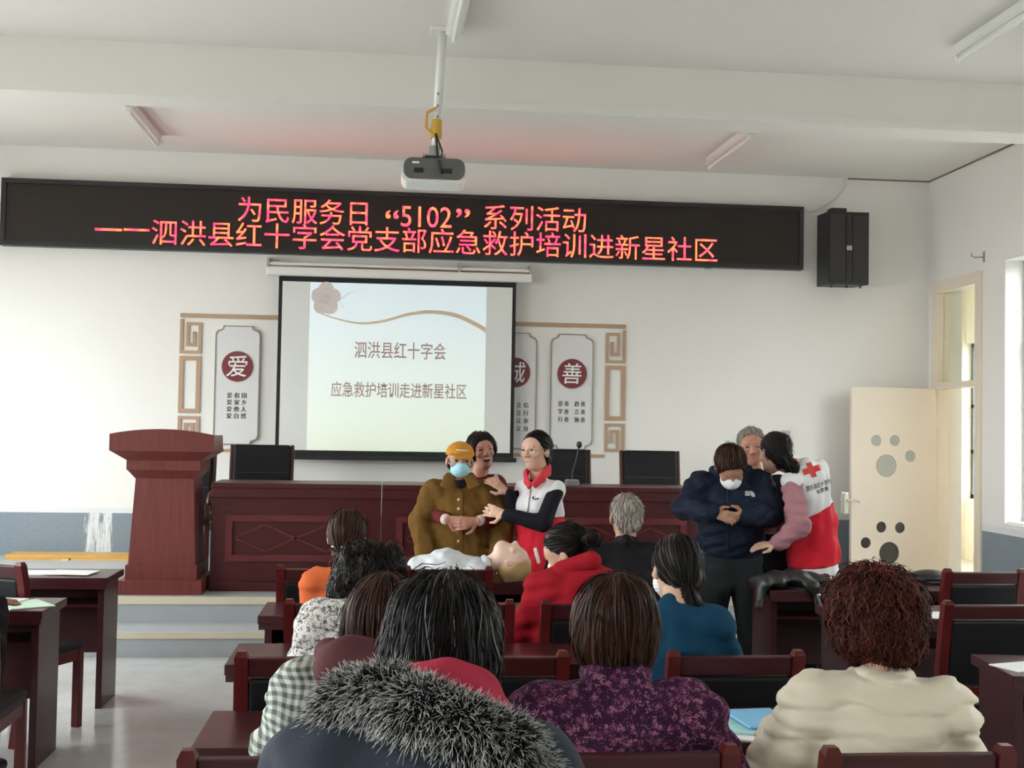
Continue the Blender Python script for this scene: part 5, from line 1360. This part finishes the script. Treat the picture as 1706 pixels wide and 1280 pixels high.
# --- dark sitter cut by the left edge
M = rotm(0, 5, 0)
lft = seated('dark-clothed sitter mostly outside the left picture edge', (-112, 905), 5.25, (-185, 1000), (-62, 1000), 5.1, M, SKIN_B, 1.0, 1.0, BLACKC, 0.016, seed=33, elbow=((-200, 1095), (-26, 1092)))
f = facecut(lft, skull(lft, .010), .05, .05, .6)
hair(lft, f, HBLACK, .009)
# ------------------------------------------------------------------ standing group at the front
def standing(label, head, M, shl, shr, hip, ell_, elr, wrl, wrr, skin_m=SKIN_A, hs=1.0, female=True, hw=(.165, .12), cw=.105, face=True, handargs=None, stance=0.10, knee_fwd=0.03, h=0.0055):
    """all joints as (px, py, distance); left and right as seen in the photograph"""
    hc = P(*head); L, R, H = P(*shl), P(*shr), P(*hip); mid = (L + R) / 2
    xd = (R - L).normalized(); up = (mid - H).normalized()
    bf = Vector((xd.y, -xd.x, 0)).normalized()                        # towards the camera side of the body
    fw = M @ Vector((0, 1, 0)); fwd = Vector((fw.x, fw.y, 0)).normalized()
    if bf.dot(fwd) < 0: bf = -bf
    pr = Person((H.x, H.y, 0), label, skin_m)
    pr.hc, pr.M, pr.hs, pr.mid, pr.xd, pr.up, pr.fwd, pr.L, pr.R, pr.H = hc, M, hs, mid, xd, up, bf, L, R, H
    el, wr = [P(*ell_), P(*elr)], [P(*wrl), P(*wrr)]; pr.el, pr.wr = el, wr
    neck = mid + up * .04; pr.neck = neck
    hx = Vector((xd.x, xd.y, 0)).normalized()
    pr.hips = [Vector((H.x, H.y, 0.86)) + hx * s * .085 for s in (-1, 1)]
    pr.kn = [Vector((H.x, H.y, 0.47)) + hx * s * (stance) + bf * knee_fwd for s in (-1, 1)]
    pr.an = [Vector((H.x, H.y, 0.085)) + hx * s * (stance + .01) - bf * .02 for s in (-1, 1)]
    f = [head_sdf(hc, M, hs, face, True, female), cone(hc + M @ Vector((0, -.018, -.06)) * hs, neck, .050 * hs, .056)]
    f += [econe(H - up * .02, mid - up * .14, (.13, .085), (.13, .085), xd), econe(mid - up * .14, mid - up * .02, (.13, .085), ((R - L).length * .42, .06), xd)]
    hands = []
    for i, S in enumerate((L, R)):
        f += limb(S, el[i], wr[i], (.042, .036, .026))
        if handargs and handargs[i]:
            tip, nrm, curl, th, sp = handargs[i]; hands.append(hand_sdf(wr[i], P(*tip), nrm, 1.0, curl, th, sp))
        f += limb(pr.hips[i], pr.kn[i], pr.an[i], (.075, .05, .036)) + [econe(pr.an[i] - Vector((0, 0, .045)), pr.an[i] + bf * .15 - Vector((0, 0, .055)), (.03, .03), (.03, .022), hx)]
    f += [econe(pr.hips[0], pr.hips[1], (.08, .08), (.08, .08), (0, 0, 1))]
    if f[0] is not None: pr.body(union([union(f, 0.018)] + hands, 0.005), h)
    return pr
def trousers(pr, m, r=(.098, .078, .062), name='trousers'):
    t = []
    for i in (0, 1): t += limb(pr.hips[i], pr.kn[i], pr.an[i] + Vector((0, 0, .03)), r)
    t.append(econe((pr.hips[0] + pr.hips[1]) / 2, pr.H + Vector((0, 0, .02)), (.125, .095), (.125, .095), pr.xd))
    hm_ = (pr.hips[0] + pr.hips[1]) / 2; t.append(econe(hm_.lerp(pr.hips[0], .5), hm_.lerp(pr.hips[1], .5), (.105, .100), (.105, .100), (0, 0, 1))); t.append(ell(hm_ - Vector((0, 0, .10)), (.07, .08, .08)))
    f = wrinkle(union(t, .025), waves(3, 30, .005, stretch=(.5, .5, 1.6)))
    pr.part(name, f, .012, m)
    for i in (0, 1):
        a = pr.an[i]; pr.part('shoe', clip(econe(a - Vector((0, 0, .05)) - pr.fwd * .03, a + pr.fwd * .16 - Vector((0, 0, .06)), (.045, .045), (.042, .03), pr.xd), (0, 0, .002), (0, 0, -1)), .01, SHOE)
def torso_sdf(pr, b=1.0, hem=None, hw=.165, cw=.15, dp=.115, sh=.062, top=True):
    H = pr.H if hem is None else P(*hem); mid, up, xd = pr.mid, pr.up, pr.xd; sw = (pr.R - pr.L).length
    ch = mid - up * .11
    fs = [econe(H, ch, (hw * b, dp * b), (max(cw, sw * .40) * b, dp * b), xd), econe(ch, mid, (max(cw, sw * .40) * b, dp * b), (sw * .36, .062 * b), xd), cone(pr.L, pr.R, sh, sh)]
    if top: fs.append(cone(mid, pr.neck, .066, .054))
    return fs
def sleeves(pr, r=(.062, .055, .044), cut=.02, start=0.0):
    fs = []
    for i, S in enumerate((pr.L, pr.R)):
        S = S.lerp(pr.el[i], start[i] if isinstance(start, tuple) else start)
        fs.append(union(limb(S, pr.el[i], pr.wr[i] - (pr.wr[i] - pr.el[i]).normalized() * cut, r), .02))
    return fs
def march(f, pts, d, n=60, step=.006, off=.003):
    """slide points along d until they meet the surface f=0, then stand them off by off"""
    p = pts.astype(np.float32).copy(); d = (p - A(CAM)) / np.linalg.norm(p - A(CAM), axis=1)[:, None] if d is FWD else np.tile(A(Vector(d).normalized()), (len(p), 1)); done = np.zeros(len(p), bool)
    for _ in range(n):
        v = f(p); done |= v < off
        p[~done] += d[~done] * np.clip(v[~done] * .7, .001, .02)[:, None]
    return p - d * .0005
def decal(pr, name, f, V2, F, O, U, Vv, d, m, parent=None, off=.003):
    O, U, Vv = A(O), A(U), A(Vv)
    p = O + np.asarray(V2)[:, :1] * U + np.asarray(V2)[:, 1:2] * Vv
    q = march(f, p, d, off=off)
    mb = MB(); mb.v = [tuple(x) for x in q]; mb.f = F
    return pr.mb(name, mb, m, parent)
def grid_poly(rects, n=4):
    V = []; F = []
    for a, b, c, d in rects:
        o = len(V)
        for j in range(n + 1):
            for i in range(n + 1): V.append((a + (b - a) * i / n, c + (d - c) * j / n))
        F += [(o + j * (n + 1) + i, o + j * (n + 1) + i + 1, o + (j + 1) * (n + 1) + i + 1, o + (j + 1) * (n + 1) + i) for j in range(n) for i in range(n)]
    return np.array(V), F
def mask(pr, m, w=.060, label=None):
    g = hg(pr); M = pr.M; s = pr.hs
    f = union([ell(g(0, .052, -.048), [.062 * s, .066 * s, .054 * s], M), ell(g(0, .088, -.030), [.032 * s, .040 * s, .036 * s], M)], .02)
    f = minus(f, grow(head_sdf(pr.hc, M, s, False, False), -.004), .004)
    f = clip(f, g(0, 0, -.008), M @ Vector((0, -.15, 1))); f = clip(f, g(0, .005, 0), M @ Vector((0, -1, 0)))
    f = wrinkle(f, lambda p: .0012 * np.sin(((p - A(pr.hc)) @ A(M @ Vector((0, 0, 1)))) * 520))
    o = pr.part('face_mask', f, .004, m)
    for sx in (-1, 1): pr.mb('ear_loop', MB().tube([g(sx * .056, .055, -.03), g(sx * .074, .02, -.012), g(sx * .082, -.005, .0)], .0016, 5), MASKW, o)
    return o

mask(tea, MASKW); mask(red, MASKW)
# --- smiling helper in maroon who clasps the woman in the mustard coat from behind
MAROON = cloth('maroon_jacket', (0.13, 0.018, 0.020)); CUFF = cloth('cream_cuff', (0.62, 0.52, 0.46))
M = rotm(192, -2, 8)
mar = standing('laughing helper in maroon clasping the woman in the mustard coat from behind', (803, 752, 7.86), M, (770, 812, 7.86), (826, 808, 7.86), (795, 925, 7.9), (716, 856, 7.66), (834, 862, 7.62), (744, 866, 7.40), (798, 868, 7.40), SKIN_C, 0.98, True,
               handargs=(((790, 874, 7.385), (0, 1, .1), .55, -1, .3), ((755, 876, 7.36), (0, 1, .1), .5, 1, .35)))
g = hg(mar)
tf = union(torso_sdf(mar, .95, (795, 950, 7.9)) + sleeves(mar, (.058, .052, .042), .045), .03); mar.part('jacket', wrinkle(tf, waves(5, 30, .004)), .009, MAROON)
for i in (0, 1):
    d_ = (mar.wr[i] - mar.el[i]).normalized(); mar.part('cuff', cone(mar.wr[i] - d_ * .055, mar.wr[i] - d_ * .012, .038, .034), .006, CUFF)
q = P(829, 790, 7.82)
mar.part('shoulder_stripe', econe(P(826, 792, 7.78), P(831, 806, 7.78), (.012, .012), (.012, .012), (0, 1, 0)), .005, CUFF)
trousers(mar, PANTS)
f = union([skull(mar, .014), ell(g(-.055, .0, .01), [.032, .05, .05], M), ell(g(.055, .0, .01), [.032, .05, .05], M)], .03); f = facecut(mar, f, .072, .058, .42); f = clip(f, g(0, -.05, -.06), M @ Vector((0, -.1, -1)))
hair(mar, f, HBLACK, .006, flow_from(g(0, -.02, .12), .6), n=1400, seg=7, length=.09, width=.0024, lift=.004, jitter=.2, fly=.1, seed=13)
eyes(mar, mar.hc, M, .98, True)
mar.part('mouth', ell(g(0, .086, -.058), [.026, .016, .017], M), .0035, mat('mouth_dark', (0.10, 0.02, 0.02), .5)); mar.part('teeth', ell(g(0, .097, -.050), [.020, .008, .006], M), .0025, TEETH); mar.part('lips', ell(g(0, .088, -.073), [.017, .009, .005], M), .003, LIPM)

# --- woman in mustard-brown coat and cap
BROWNC = cloth('mustard_corduroy', (0.150, 0.078, 0.020), 0.95, 0.2, 140, 0.2); CAPM = cloth('mustard_cap', (0.52, 0.235, 0.035), 0.8)
M = rotm(184, 6, -3)
bro = standing('woman in a mustard coat, mustard cap and blue face mask behind the training dummy', (766, 768, 7.58), M, (724, 820, 7.6), (812, 820, 7.6), (768, 940, 7.6), (702, 868, 7.58), (836, 872, 7.6), (712, 925, 7.50), (838, 930, 7.52), SKIN_B, 1.0, True,
               handargs=(((716, 960, 7.45), (0, 1, 0), .4, 1, .3), ((836, 965, 7.48), (0, 1, 0), .4, -1, .3)))
g = hg(bro)
cf = union(torso_sdf(bro, 1.1, (768, 985, 7.6), .18, .16, .12, .068) + sleeves(bro, (.075, .075, .066), .01), .035)
cf = wrinkle(cf, waves(14, 60, .003), waves(15, 34, .0045, 4, (1, 1, 1), True), waves(13, 18, .004, 3, (1.2, 1, .5), True))
co = bro.part('coat', cf, .009, BROWNC); bro.cf = cf
for s_, a, b_ in ((-1, (752, 797), (740, 818)), (1, (778, 800), (792, 815))):
    lap = union([econe(P(766 + s_ * 16, 795, 7.50), P(766 + s_ * 24, 812, 7.455), (.034, .010), (.042, .009), bro.xd), econe(P(766 + s_ * 19, 791, 7.56), P(766 + s_ * 16, 795, 7.50), (.022, .014), (.034, .011), bro.xd)], .012)
    bro.part('lapel', lap, .006, BROWNC, co)
for yy in (833, 848, 902):
    o = march(cf, np.array([P(764, yy, 7.2)[:]]), FWD)[0]; bro.part('button', ell(o, [.010, .006, .010]), .003, mat('button_cream', (0.72, .52, .36), .35), co)
pv = [march(cf, np.array([P(770, yy, 7.2)[:]]), FWD)[0] for yy in range(822, 930, 9)]
bro.mb('placket', MB().tube([Vector(x) for x in pv], .004, 5), BROWNC, co)
bro.part('undershirt', ell(P(768, 806, 7.56), [.045, .05, .05]), .007, cloth('dark_knit', (.03, .02, .02)))
trousers(bro, PANTS)
eyes(bro, bro.hc, M)
mask(bro, MASKB)
f = union([ell(g(0, -.02, -.01), [.084, .09, .075], M)], .02); f = clip(f, g(0, .035, 0), M @ Vector((0, 1, 0))); hair(bro, f, HBLACK, .007)
cpf = clip(ell(g(0, -.010, .038), [.091, .111, .084], M), g(0, 0, .033), M @ Vector((0, .12, -1)))
cp_ = bro.part('cap', cpf, .005, CAPM)
brim = clip(econe(g(0, .070, .050), g(0, .150, .036), (.082, .007), (.052, .007), M @ Vector((1, 0, 0))), g(0, .05, 0), M @ Vector((0, -1, 0)))
bro.part('cap_brim', brim, .0035, CAPM, cp_)
V2, F2 = grid_poly([(-.5, -.3, -.5, .5), (-.24, -.1, -.5, .5), (-.03, .08, -.5, .5), (.14, .3, -.5, .5), (.36, .5, -.5, .5)], 2)
decal(bro, 'cap_lettering', cpf, V2, F2, g(0, .16, .078), M @ Vector((-.075, 0, 0)), M @ Vector((0, 0, .006)), M @ Vector((0, -1, 0)), PAPER, cp_, .0015)

# --- volunteer in white and red vest reaching to them
VW = cloth('vest_white', (0.74, 0.73, 0.75), 0.7, .06, 200, .04); VR = cloth('vest_red', (0.60, 0.018, 0.035), 0.7, .06, 200, .08); VRC = cloth('vest_collar_red', (0.66, 0.05, 0.07), .7)
BKNIT = cloth('black_knit', (0.014, 0.014, 0.020), .9, .2, 240)
M = rotm(138, 2, 2)
vol = standing('volunteer with glasses in a white and red vest beside the mustard coat', (893, 752, 7.5), M, (872, 815, 7.62), (926, 818, 7.42), (903, 940, 7.5), (858, 848, 7.55), (905, 872, 7.28), (846, 822, 7.50), (842, 858, 7.30), SKIN_A, 1.0, True,
               handargs=(((806, 788, 7.52), (-.2, .6, -.6), .35, 1, .4), ((800, 846, 7.38), (0, 1, -.2), .3, 1, .5)), face=True)
g = hg(vol)
sf = union(sleeves(vol, (.054, .053, .040), .012, .10) + [cone(vol.mid - vol.up * .03, vol.neck + vol.up * .01, .07, .056)], .02); vol.part('sweater', wrinkle(sf, waves(16, 34, .004)), .008, BKNIT)
vf = union(torso_sdf(vol, 1.05, (902, 985, 7.5), .165, .145, .125, .060, False), .03); vf = wrinkle(vf, waves(17, 44, .003), waves(37, 26, .006, 4, (1.3, 1.3, .5), True))
cutp = P(900, 862, 7.5)
vol.part('vest_upper', clip(vf, cutp, -vol.up), .0085, VW); vol.part('vest_lower', clip(vf, cutp, vol.up), .0085, VR)
for cp_ in (((915, 780, 7.54), (914, 785, 7.44), (904, 795, 7.38), (890, 808, 7.345)), ((880, 785, 7.58), (876, 790, 7.50), (877, 800, 7.43), (882, 810, 7.385))):
    cp_ = [P(*c_) for c_ in cp_]
    vol.part('collar', union([econe(a, b_, (.030, .013), (.026, .012), (0, 0, 1)) for a, b_ in zip(cp_[:-1], cp_[1:])], .015), .006, VRC)
zp = [march(vf, np.array([P(886 - (yy - 800) * .13, yy, 7.05)[:]]), FWD)[0] for yy in range(800, 862, 8)]
vol.mb('zip', MB().tube([Vector(x) for x in zp], .0035, 5), GREYM)
o = march(vf, np.array([P(892, 914, 7.05)[:], P(898, 938, 7.05)[:]]), FWD); vol.part('pocket_paper', econe(o[0], o[1], (.014, .006), (.012, .006), (1, 0, 0)), .004, PAPER)
V2, F2 = grid_poly([(0, .25, .2, .8), (.35, 1, .0, .3)], 2); decal(vol, 'chest_logo', vf, V2, F2, P(887, 834, 7.1), P(898, 832, 7.1) - P(887, 834, 7.1), P(887, 826, 7.1) - P(887, 834, 7.1), FWD, INK)
trousers(vol, PANTS)
eyes(vol, vol.hc, M)
vol.part('lips', ell(g(0, .085, -.060), [.019, .009, .007], M), .003, LIPM)
f = union([skull(vol, .009), ell(g(0, -.06, -.04), [.062, .05, .055], M)], .03); f = facecut(vol, f, .052, .062, .62); f = wrinkle(f, waves(18, 60, .002))
hair(vol, f, HBLACK, .006, flow_to(g(0, -.11, -.05)), n=1300, seg=7, length=.12, width=.0022, lift=.002, jitter=.06, fly=.05, seed=14)
gl = MB()
for sx in (-1, 1):
    c = g(sx * .033, .108, .006); pts = [c + M @ Vector((.024 * math.cos(t), -.004 * abs(math.cos(t)), .018 * math.sin(t))) for t in np.linspace(0, 2 * math.pi, 17)]
    gl.tube(pts, .0013, 5); gl.tube([g(sx * .057, .102, .008), g(sx * .078, .04, .012), g(sx * .082, -.01, .01)], .0013, 5)
gl.tube([g(-.010, .110, .008), g(.010, .110, .008)], .0013, 5); vol.mb('glasses', gl, mat('glasses_rim', (.55, .45, .38), .25, metal=.7), smooth=True)

# --- grey-haired man behind, and the man in the navy jacket looking down at his hands
M = rotm(168, 6, 4)
gre = standing('grey-haired man in black standing behind the man in the navy jacket', (1252, 745, 7.78), M, (1228, 808, 7.78), (1296, 808, 7.72), (1288, 940, 7.76), (1205, 862, 7.66), (1312, 868, 7.72), (1222, 880, 7.60), (1304, 925, 7.70), SKIN_C, 1.0, False,
               handargs=(((1240, 890, 7.6), (0, 1, 0), .6, -1, .2), ((1300, 955, 7.7), (0, 1, 0), .4, -1, .2)), stance=.09)
g = hg(gre)
gre.part('jacket', wrinkle(union(torso_sdf(gre, 1.0, (1288, 935, 7.76)) + sleeves(gre), .03), waves(19, 30, .004)), .009, BLACKC)
trousers(gre, cloth('grey_jeans', (.045, .052, .062)))
eyes(gre, gre.hc, M, 1.0, True, HGREY); gre.part('lips', ell(g(0, .088, -.060), [.02, .008, .005], M), .003, LIPM)
f = facecut(gre, skull(gre, .010), .050, .068, .7); f = clip(f, g(0, 0, -.03), (0, 0, -1)); f = wrinkle(f, waves(20, 100, .002))
hair(gre, f, HGREY, .006, flow_from(g(0, 0, .12), .5), n=1400, seg=5, length=.04, width=.0024, lift=.003, jitter=.3, fly=.1, seed=15)

NAVYJ = cloth('navy_jacket', (0.012, 0.018, 0.036), .6, .08, 160)
M = rotm(176, 48, 4)
nav = standing('man in a navy jacket and white mask looking down at his hands', (1217, 778, 7.22), M, (1168, 808, 7.35), (1264, 806, 7.35), (1218, 940, 7.38), (1140, 846, 7.28), (1284, 856, 7.26), (1186, 856, 7.10), (1242, 858, 7.10), SKIN_B, 1.04, False,
               handargs=(((1220, 862, 7.05), (.1, .8, -.4), .75, 1, .2), ((1208, 866, 7.06), (-.1, .8, .4), .8, -1, .2)), stance=.12, knee_fwd=.02)
g = hg(nav)
jf = union(torso_sdf(nav, 1.12, (1218, 905, 7.38), .185, .165, .13, .072) + sleeves(nav, (.080, .072, .055), .01), .035)
jf = wrinkle(jf, waves(22, 60, .003), waves(23, 34, .005, 4, (.8, .8, 1.3), True), waves(21, 18, .004, 3, (1, 1, 1), True)); jf = clip(jf, P(1218, 926, 7.38), (0, 0, -1))
jo = nav.part('jacket', jf, .009, NAVYJ)
nav.part('collar', wrinkle(union([cone(P(1190, 785, 7.34), P(1217, 797, 7.26), .034, .036), cone(P(1217, 797, 7.26), P(1246, 783, 7.34), .036, .034)], .02), waves(25, 40, .003)), .008, NAVYJ, jo)
# small chest emblem: three quarter-dome arcs beside short lines of white print
dm = []; df = []
for k in range(3):
    r0, r1 = .35 + .24 * k, .35 + .24 * k + .15; o_ = len(dm)
    for t in np.linspace(0, math.pi / 2, 7): dm += [(.05 + r0 * math.sin(t) * .55 + .4, r0 * math.cos(t) - .1), (.05 + r1 * math.sin(t) * .55 + .4, r1 * math.cos(t) - .1)]
    df += [(o_ + 2 * i, o_ + 2 * i + 1, o_ + 2 * i + 3, o_ + 2 * i + 2) for i in range(6)]
for k in range(3):
    o_ = len(dm); dm += [(-.12, .1 + .28 * k), (.42, .1 + .28 * k), (.42, .26 + .28 * k), (-.12, .26 + .28 * k)]; df.append((o_, o_ + 1, o_ + 2, o_ + 3))
decal(nav, 'chest_logo', jf, np.array(dm), df, P(1243, 827, 6.95), P(1258, 827, 6.95) - P(1243, 827, 6.95), P(1243, 817, 6.95) - P(1243, 827, 6.95), FWD, PAPER, jo)
zp = [march(jf, np.array([P(1212, yy, 6.9)[:]]), FWD)[0] for yy in range(808, 924, 10)]
nav.mb('zip', MB().tube([Vector(x) for x in zp], .004, 5), BLACKP, jo)
trousers(nav, cloth('charcoal_trousers', (.026, .030, .032)), (.105, .088, .072))
eyes(nav, nav.hc, M, 1.0, True); mask(nav, MASKW)
f = facecut(nav, skull(nav, .011), .068, .060, .55); f = clip(f, g(0, 0, -.045), M @ Vector((0, 0, -1))); f = wrinkle(f, waves(24, 70, .002))
hair(nav, f, HBROWN, .006, flow_from(g(0, -.045, .11), .3), n=1800, seg=7, length=.07, width=.0022, lift=.004, jitter=.2, fly=.1, seed=16)

# --- volunteer seen from behind: vest with red cross, pink sleeves
PINK = cloth('pink_fleece', (0.38, 0.185, 0.21), .95, .25, 160, .1)
M = rotm(18, 20, 12)
vob = standing('volunteer seen from behind in a white and red vest with a red cross', (1290, 756, 7.36), M, (1318, 803, 7.22), (1364, 784, 7.48), (1360, 945, 7.42), (1330, 876, 7.12), (1342, 866, 7.56), (1296, 906, 7.10), (1282, 880, 7.50), SKIN_A, 0.98, True,
               handargs=(((1258, 910, 7.14), (.1, .4, -1), .25, 1, .25), ((1258, 872, 7.5), (0, 0, -1), .4, -1, .2)), face=True)
g = hg(vob)
sf = union(sleeves(vob, (.058, .068, .052), .012, (.12, .45)) + [cone(vob.mid - vob.up * .04, vob.neck + vob.up * .0, .045, .045)], .02); vob.part('sweater', wrinkle(sf, waves(26, 50, .003), waves(36, 36, .006, 4, (.6, .6, 1.5), True)), .008, PINK)
bk = P(1376, 940, 7.42)
vf = union([econe(P(1358, 975, 7.42), P(1352, 870, 7.42), (.185, .155), (.155, .135), vob.xd), econe(P(1352, 870, 7.42), P(1343, 818, 7.37), (.155, .135), (.145, .115), vob.xd), econe(P(1343, 818, 7.37), vob.mid, (.145, .115), (.12, .085), vob.xd), cone(vob.L, vob.R, .060, .060), cone(vob.mid, vob.neck, .068, .055), ell(P(1352, 800, 7.38), [.10, .11, .10])], .04)
vf = wrinkle(vf, waves(27, 40, .004, stretch=(1.4, 1.4, .6)), waves(28, 26, .007, 4, (1.3, 1.3, .5), True))
tl = (P(1400, 868, 7.3) - P(1330, 872, 7.3)).normalized()
cn = Vector((-.10, 0, -1)); cp0 = P(1345, 858, 7.3)
cutn = (FWD.cross(P(1398, 838, 7.3) - P(1333, 866, 7.3))).normalized()
if cutn.z > 0: cutn = -cutn
c0 = P(1350, 859, 7.3)
hem_n = Vector((0.10, 0, -1)); hem_p = P(1355, 942, 7.42)
vu = vob.part('vest_upper', clip(vf, c0, cutn), .0085, VW)
lowf = clip(clip(vf, c0, -cutn), hem_p, hem_n); vob.part('vest_lower', lowf, .0085, VR)
vob.part('shirt_hem', clip(clip(grow(vf, -.012), hem_p, -hem_n), hem_p + Vector((0, 0, -.06)), hem_n), .009, VW)
vob.part('collar', union([cone(P(1312, 772, 7.28), P(1332, 776, 7.36), .028, .030)], .02), .007, VRC, vu)
O_ = P(1352, 783, 6.9)
ux = P(1362, 780, 6.9) - P(1342, 786, 6.9); uy = P(1347, 771, 6.9) - P(1357, 795, 6.9)
CROSS = mat('cross_red', (0.62, 0.035, 0.03), .6)
V2, F2 = grid_poly([(-.22, .22, -.5, .5), (-.75, -.22, -.2, .2), (.22, .75, -.2, .2)], 4); decal(vob, 'red_cross', vf, V2, F2, O_, ux * .95, uy, FWD, CROSS, vu)
for body, a, b_, hh in (('泗洪县红十字会', (1344, 820), (1386, 806), 9), ('志愿者', (1361, 824), (1381, 817), 7)):
    uv, fs_ = text_mb(body, .012)
    decal(vob, 'vest_lettering', vf, uv, fs_, P(*a, 6.9), P(*b_, 6.9) - P(*a, 6.9), P(a[0] - 2, a[1] - hh, 6.9) - P(*a, 6.9), FWD, INK, vu, .0025)
pr_ = vob; vob.hips = [h_.lerp((vob.hips[0] + vob.hips[1]) / 2, .45) for h_ in vob.hips]; trousers(vob, PANTS, (.085, .075, .06))
eyes(vob, vob.hc, M)
f = union([skull(vob, .012), ell(g(.0, -.075, -.05), [.060, .055, .065], M)], .03); f = facecut(vob, f, .05, .06, .6); f = wrinkle(f, waves(29, 50, .003))
hair(vob, f, HBLACK, .006, flow_to(g(0, -.13, -.09)), n=1600, seg=8, length=.13, width=.0022, lift=.003, jitter=.12, fly=.15, seed=17)
tl_ = g(0, -.115, -.075)
pf = wrinkle(union([cone(tl_, tl_ + Vector((.04, -.01, -.05)), .030, .034), cone(tl_ + Vector((.04, -.01, -.05)), tl_ + Vector((.055, -.01, -.10)), .034, .010)], .02), waves(33, 80, .003))
hair(vob, pf, HBLACK, .006, lambda p: np.tile(np.array([.4, 0, -1.0]), (len(p), 1)), 'ponytail', n=500, seg=7, length=.08, width=.0022, lift=.004, jitter=.25, fly=.2, seed=18)
vob.part('hair_tie', ell(tl_, [.022, .02, .016]), .005, VRC)

# ------------------------------------------------------------------ training dummy on the front desk
SHIRT = cloth('dummy_shirt', (0.66, 0.69, 0.72), .8, .1, 160, .04); DSKIN = mat('dummy_skin', (0.74, 0.50, 0.40), .45, .06, 9); DCAP = mat('dummy_hair', (0.50, 0.32, 0.14), .5, .15, 9)
dl = P(752, 930, 6.98)
dum = thing('training_dummy', 'resuscitation training dummy in a white shirt lying on the front desk', 'training dummy', (dl.x, dl.y, DZ))
class _D: pass
dm_ = _D(); dm_.root = dum
x0_, x1_ = P(682, 930, 6.98), P(818, 930, 6.98)
zt_ = DZ + .075
def dz(p, z): return Vector((p.x, p.y, z))
tf = union([econe(dz(x0_, DZ + .070) + Vector((.05, 0, 0)), dz(x0_.lerp(x1_, .45), DZ + .085), (.155, .062), (.175, .085), (0, 1, 0)), econe(dz(x0_.lerp(x1_, .45), DZ + .085), dz(x1_, DZ + .068) - Vector((.08, 0, 0)), (.175, .085), (.165, .055), (0, 1, 0)), cone(dz(x1_, DZ + .06) + Vector((-.08, -.15, 0)), dz(x1_, DZ + .06) + Vector((-.08, .15, 0)), .055, .055)], .05)
tf = wrinkle(tf, waves(41, 40, .0035, 5, (1, .5, 1), True), waves(42, 90, .002)); tf = clip(tf, (0, 0, DZ + .002), (0, 0, -1))
sdf_obj('shirt', tf, .008, SHIRT, dum)
hm = Matrix(((0, .42, .905), (-1, 0, 0), (0, .905, -.42)))            # local x,y,z as columns: y = face up, z = crown to the right
hm = Matrix((( 0, .42, .905), (1, 0, 0), (0, .905, -.42))).to_3x3()
if hm.determinant() < 0: hm = Matrix(((0, .42, .905), (-1, 0, 0), (0, .905, -.42))).to_3x3()
hcd = P(850, 930, 6.96); hcd.z = DZ + .118
hf = union([head_sdf(hcd, hm, 1.0, True, True), cone(hcd + hm @ Vector((0, -.01, -.06)), dz(x1_, DZ + .075) - Vector((.03, 0, 0)), .05, .055)], .02); hf = clip(hf, (0, 0, DZ + .002), (0, 0, -1))
hd2 = sdf_obj('head', hf, .006, DSKIN, dum)
gd = lambda x, y, z: hcd + hm @ Vector((x, y, z))
cpf = clip(ell(gd(0, -.016, .032), [.088, .108, .100], hm), gd(0, .040, .06), hm @ Vector((0, 1.0, -.75))); cpf = clip(cpf, (0, 0, DZ + .002), (0, 0, -1)); cpf = wrinkle(cpf, waves(43, 60, .003))
sdf_obj('moulded_hair', cpf, .006, DCAP, dum)
sdf_obj('collar', clip(econe(dz(x1_, DZ + .09) + Vector((-.035, -.07, 0)), dz(x1_, DZ + .09) + Vector((-.035, .07, 0)), (.03, .055), (.03, .055), (1, 0, 0)), (0, 0, DZ + .01), (0, 0, -1)), .007, SHIRT, dum)

# ------------------------------------------------------------------ black jacket over the desk corner, black cap
rl = Vector(RD3.location)
jb = thing('draped_jacket', 'black leather jacket thrown over the left corner of the right front desk', 'jacket', (rl.x + .1, rl.y + .15, DZ))
LTH = mat('jacket_leather', (.016, .016, .018), .38, .2, 12, .15, 60)
def J(x, y, z): return Vector((rl.x + x, rl.y + y, DZ + z))
jf = union([econe(J(-.02, .10, .035), J(.18, .14, .050), (.10, .035), (.12, .045), (0, 1, 0)), econe(J(.18, .14, .05), J(.36, .12, .04), (.11, .045), (.10, .035), (0, 1, 0)),
            econe(J(-.030, .07, .02), J(-.062, .03, -.09), (.055, .028), (.05, .026), (0, 1, 0)), econe(J(.24, -.012, .03), J(.30, -.030, -.17), (.05, .020), (.018, .016), (1, 0, 0)), cone(J(.22, .06, .04), J(.25, -.015, .02), .045, .035)], .03)
jf = wrinkle(jf, waves(44, 40, .008, n=8), waves(45, 18, .006))
RDb = rbox(J(.60, DD / 2, -.375), (.597, DD / 2 - .002, .378), .002)
jf = minus(jf, grow(RDb, .004), .003)
sdf_obj('leather_body', jf, .007, LTH, jb)
o = J(.262, -.055, -.02); MB().lathe([(.011, 0), (.011, .004), (.006, .007)], o - Vector(jb.location), 12, Matrix.Rotation(math.pi / 2, 3, 'X')).build('snap_button', CHROME, jb)
cp = onZ(1556, 972, DZ)
kap = thing('flat_cap', 'black leather flat cap lying on the right front desk', 'cap', (cp.x, cp.y + .05, DZ))
kl = Vector(kap.location)
sdf_obj('crown', clip(ell(kl + Vector((0, 0, .030)), (.125, .11, .045)), (0, 0, DZ + .001), (0, 0, -1)), .006, LTH, kap)
sdf_obj('peak', clip(econe(kl + Vector((-.06, -.09, .012)), kl + Vector((.06, -.09, .012)), (.05, .010), (.05, .010), (0, 1, 0)), (0, 0, DZ + .001), (0, 0, -1)), .005, LTH, kap)
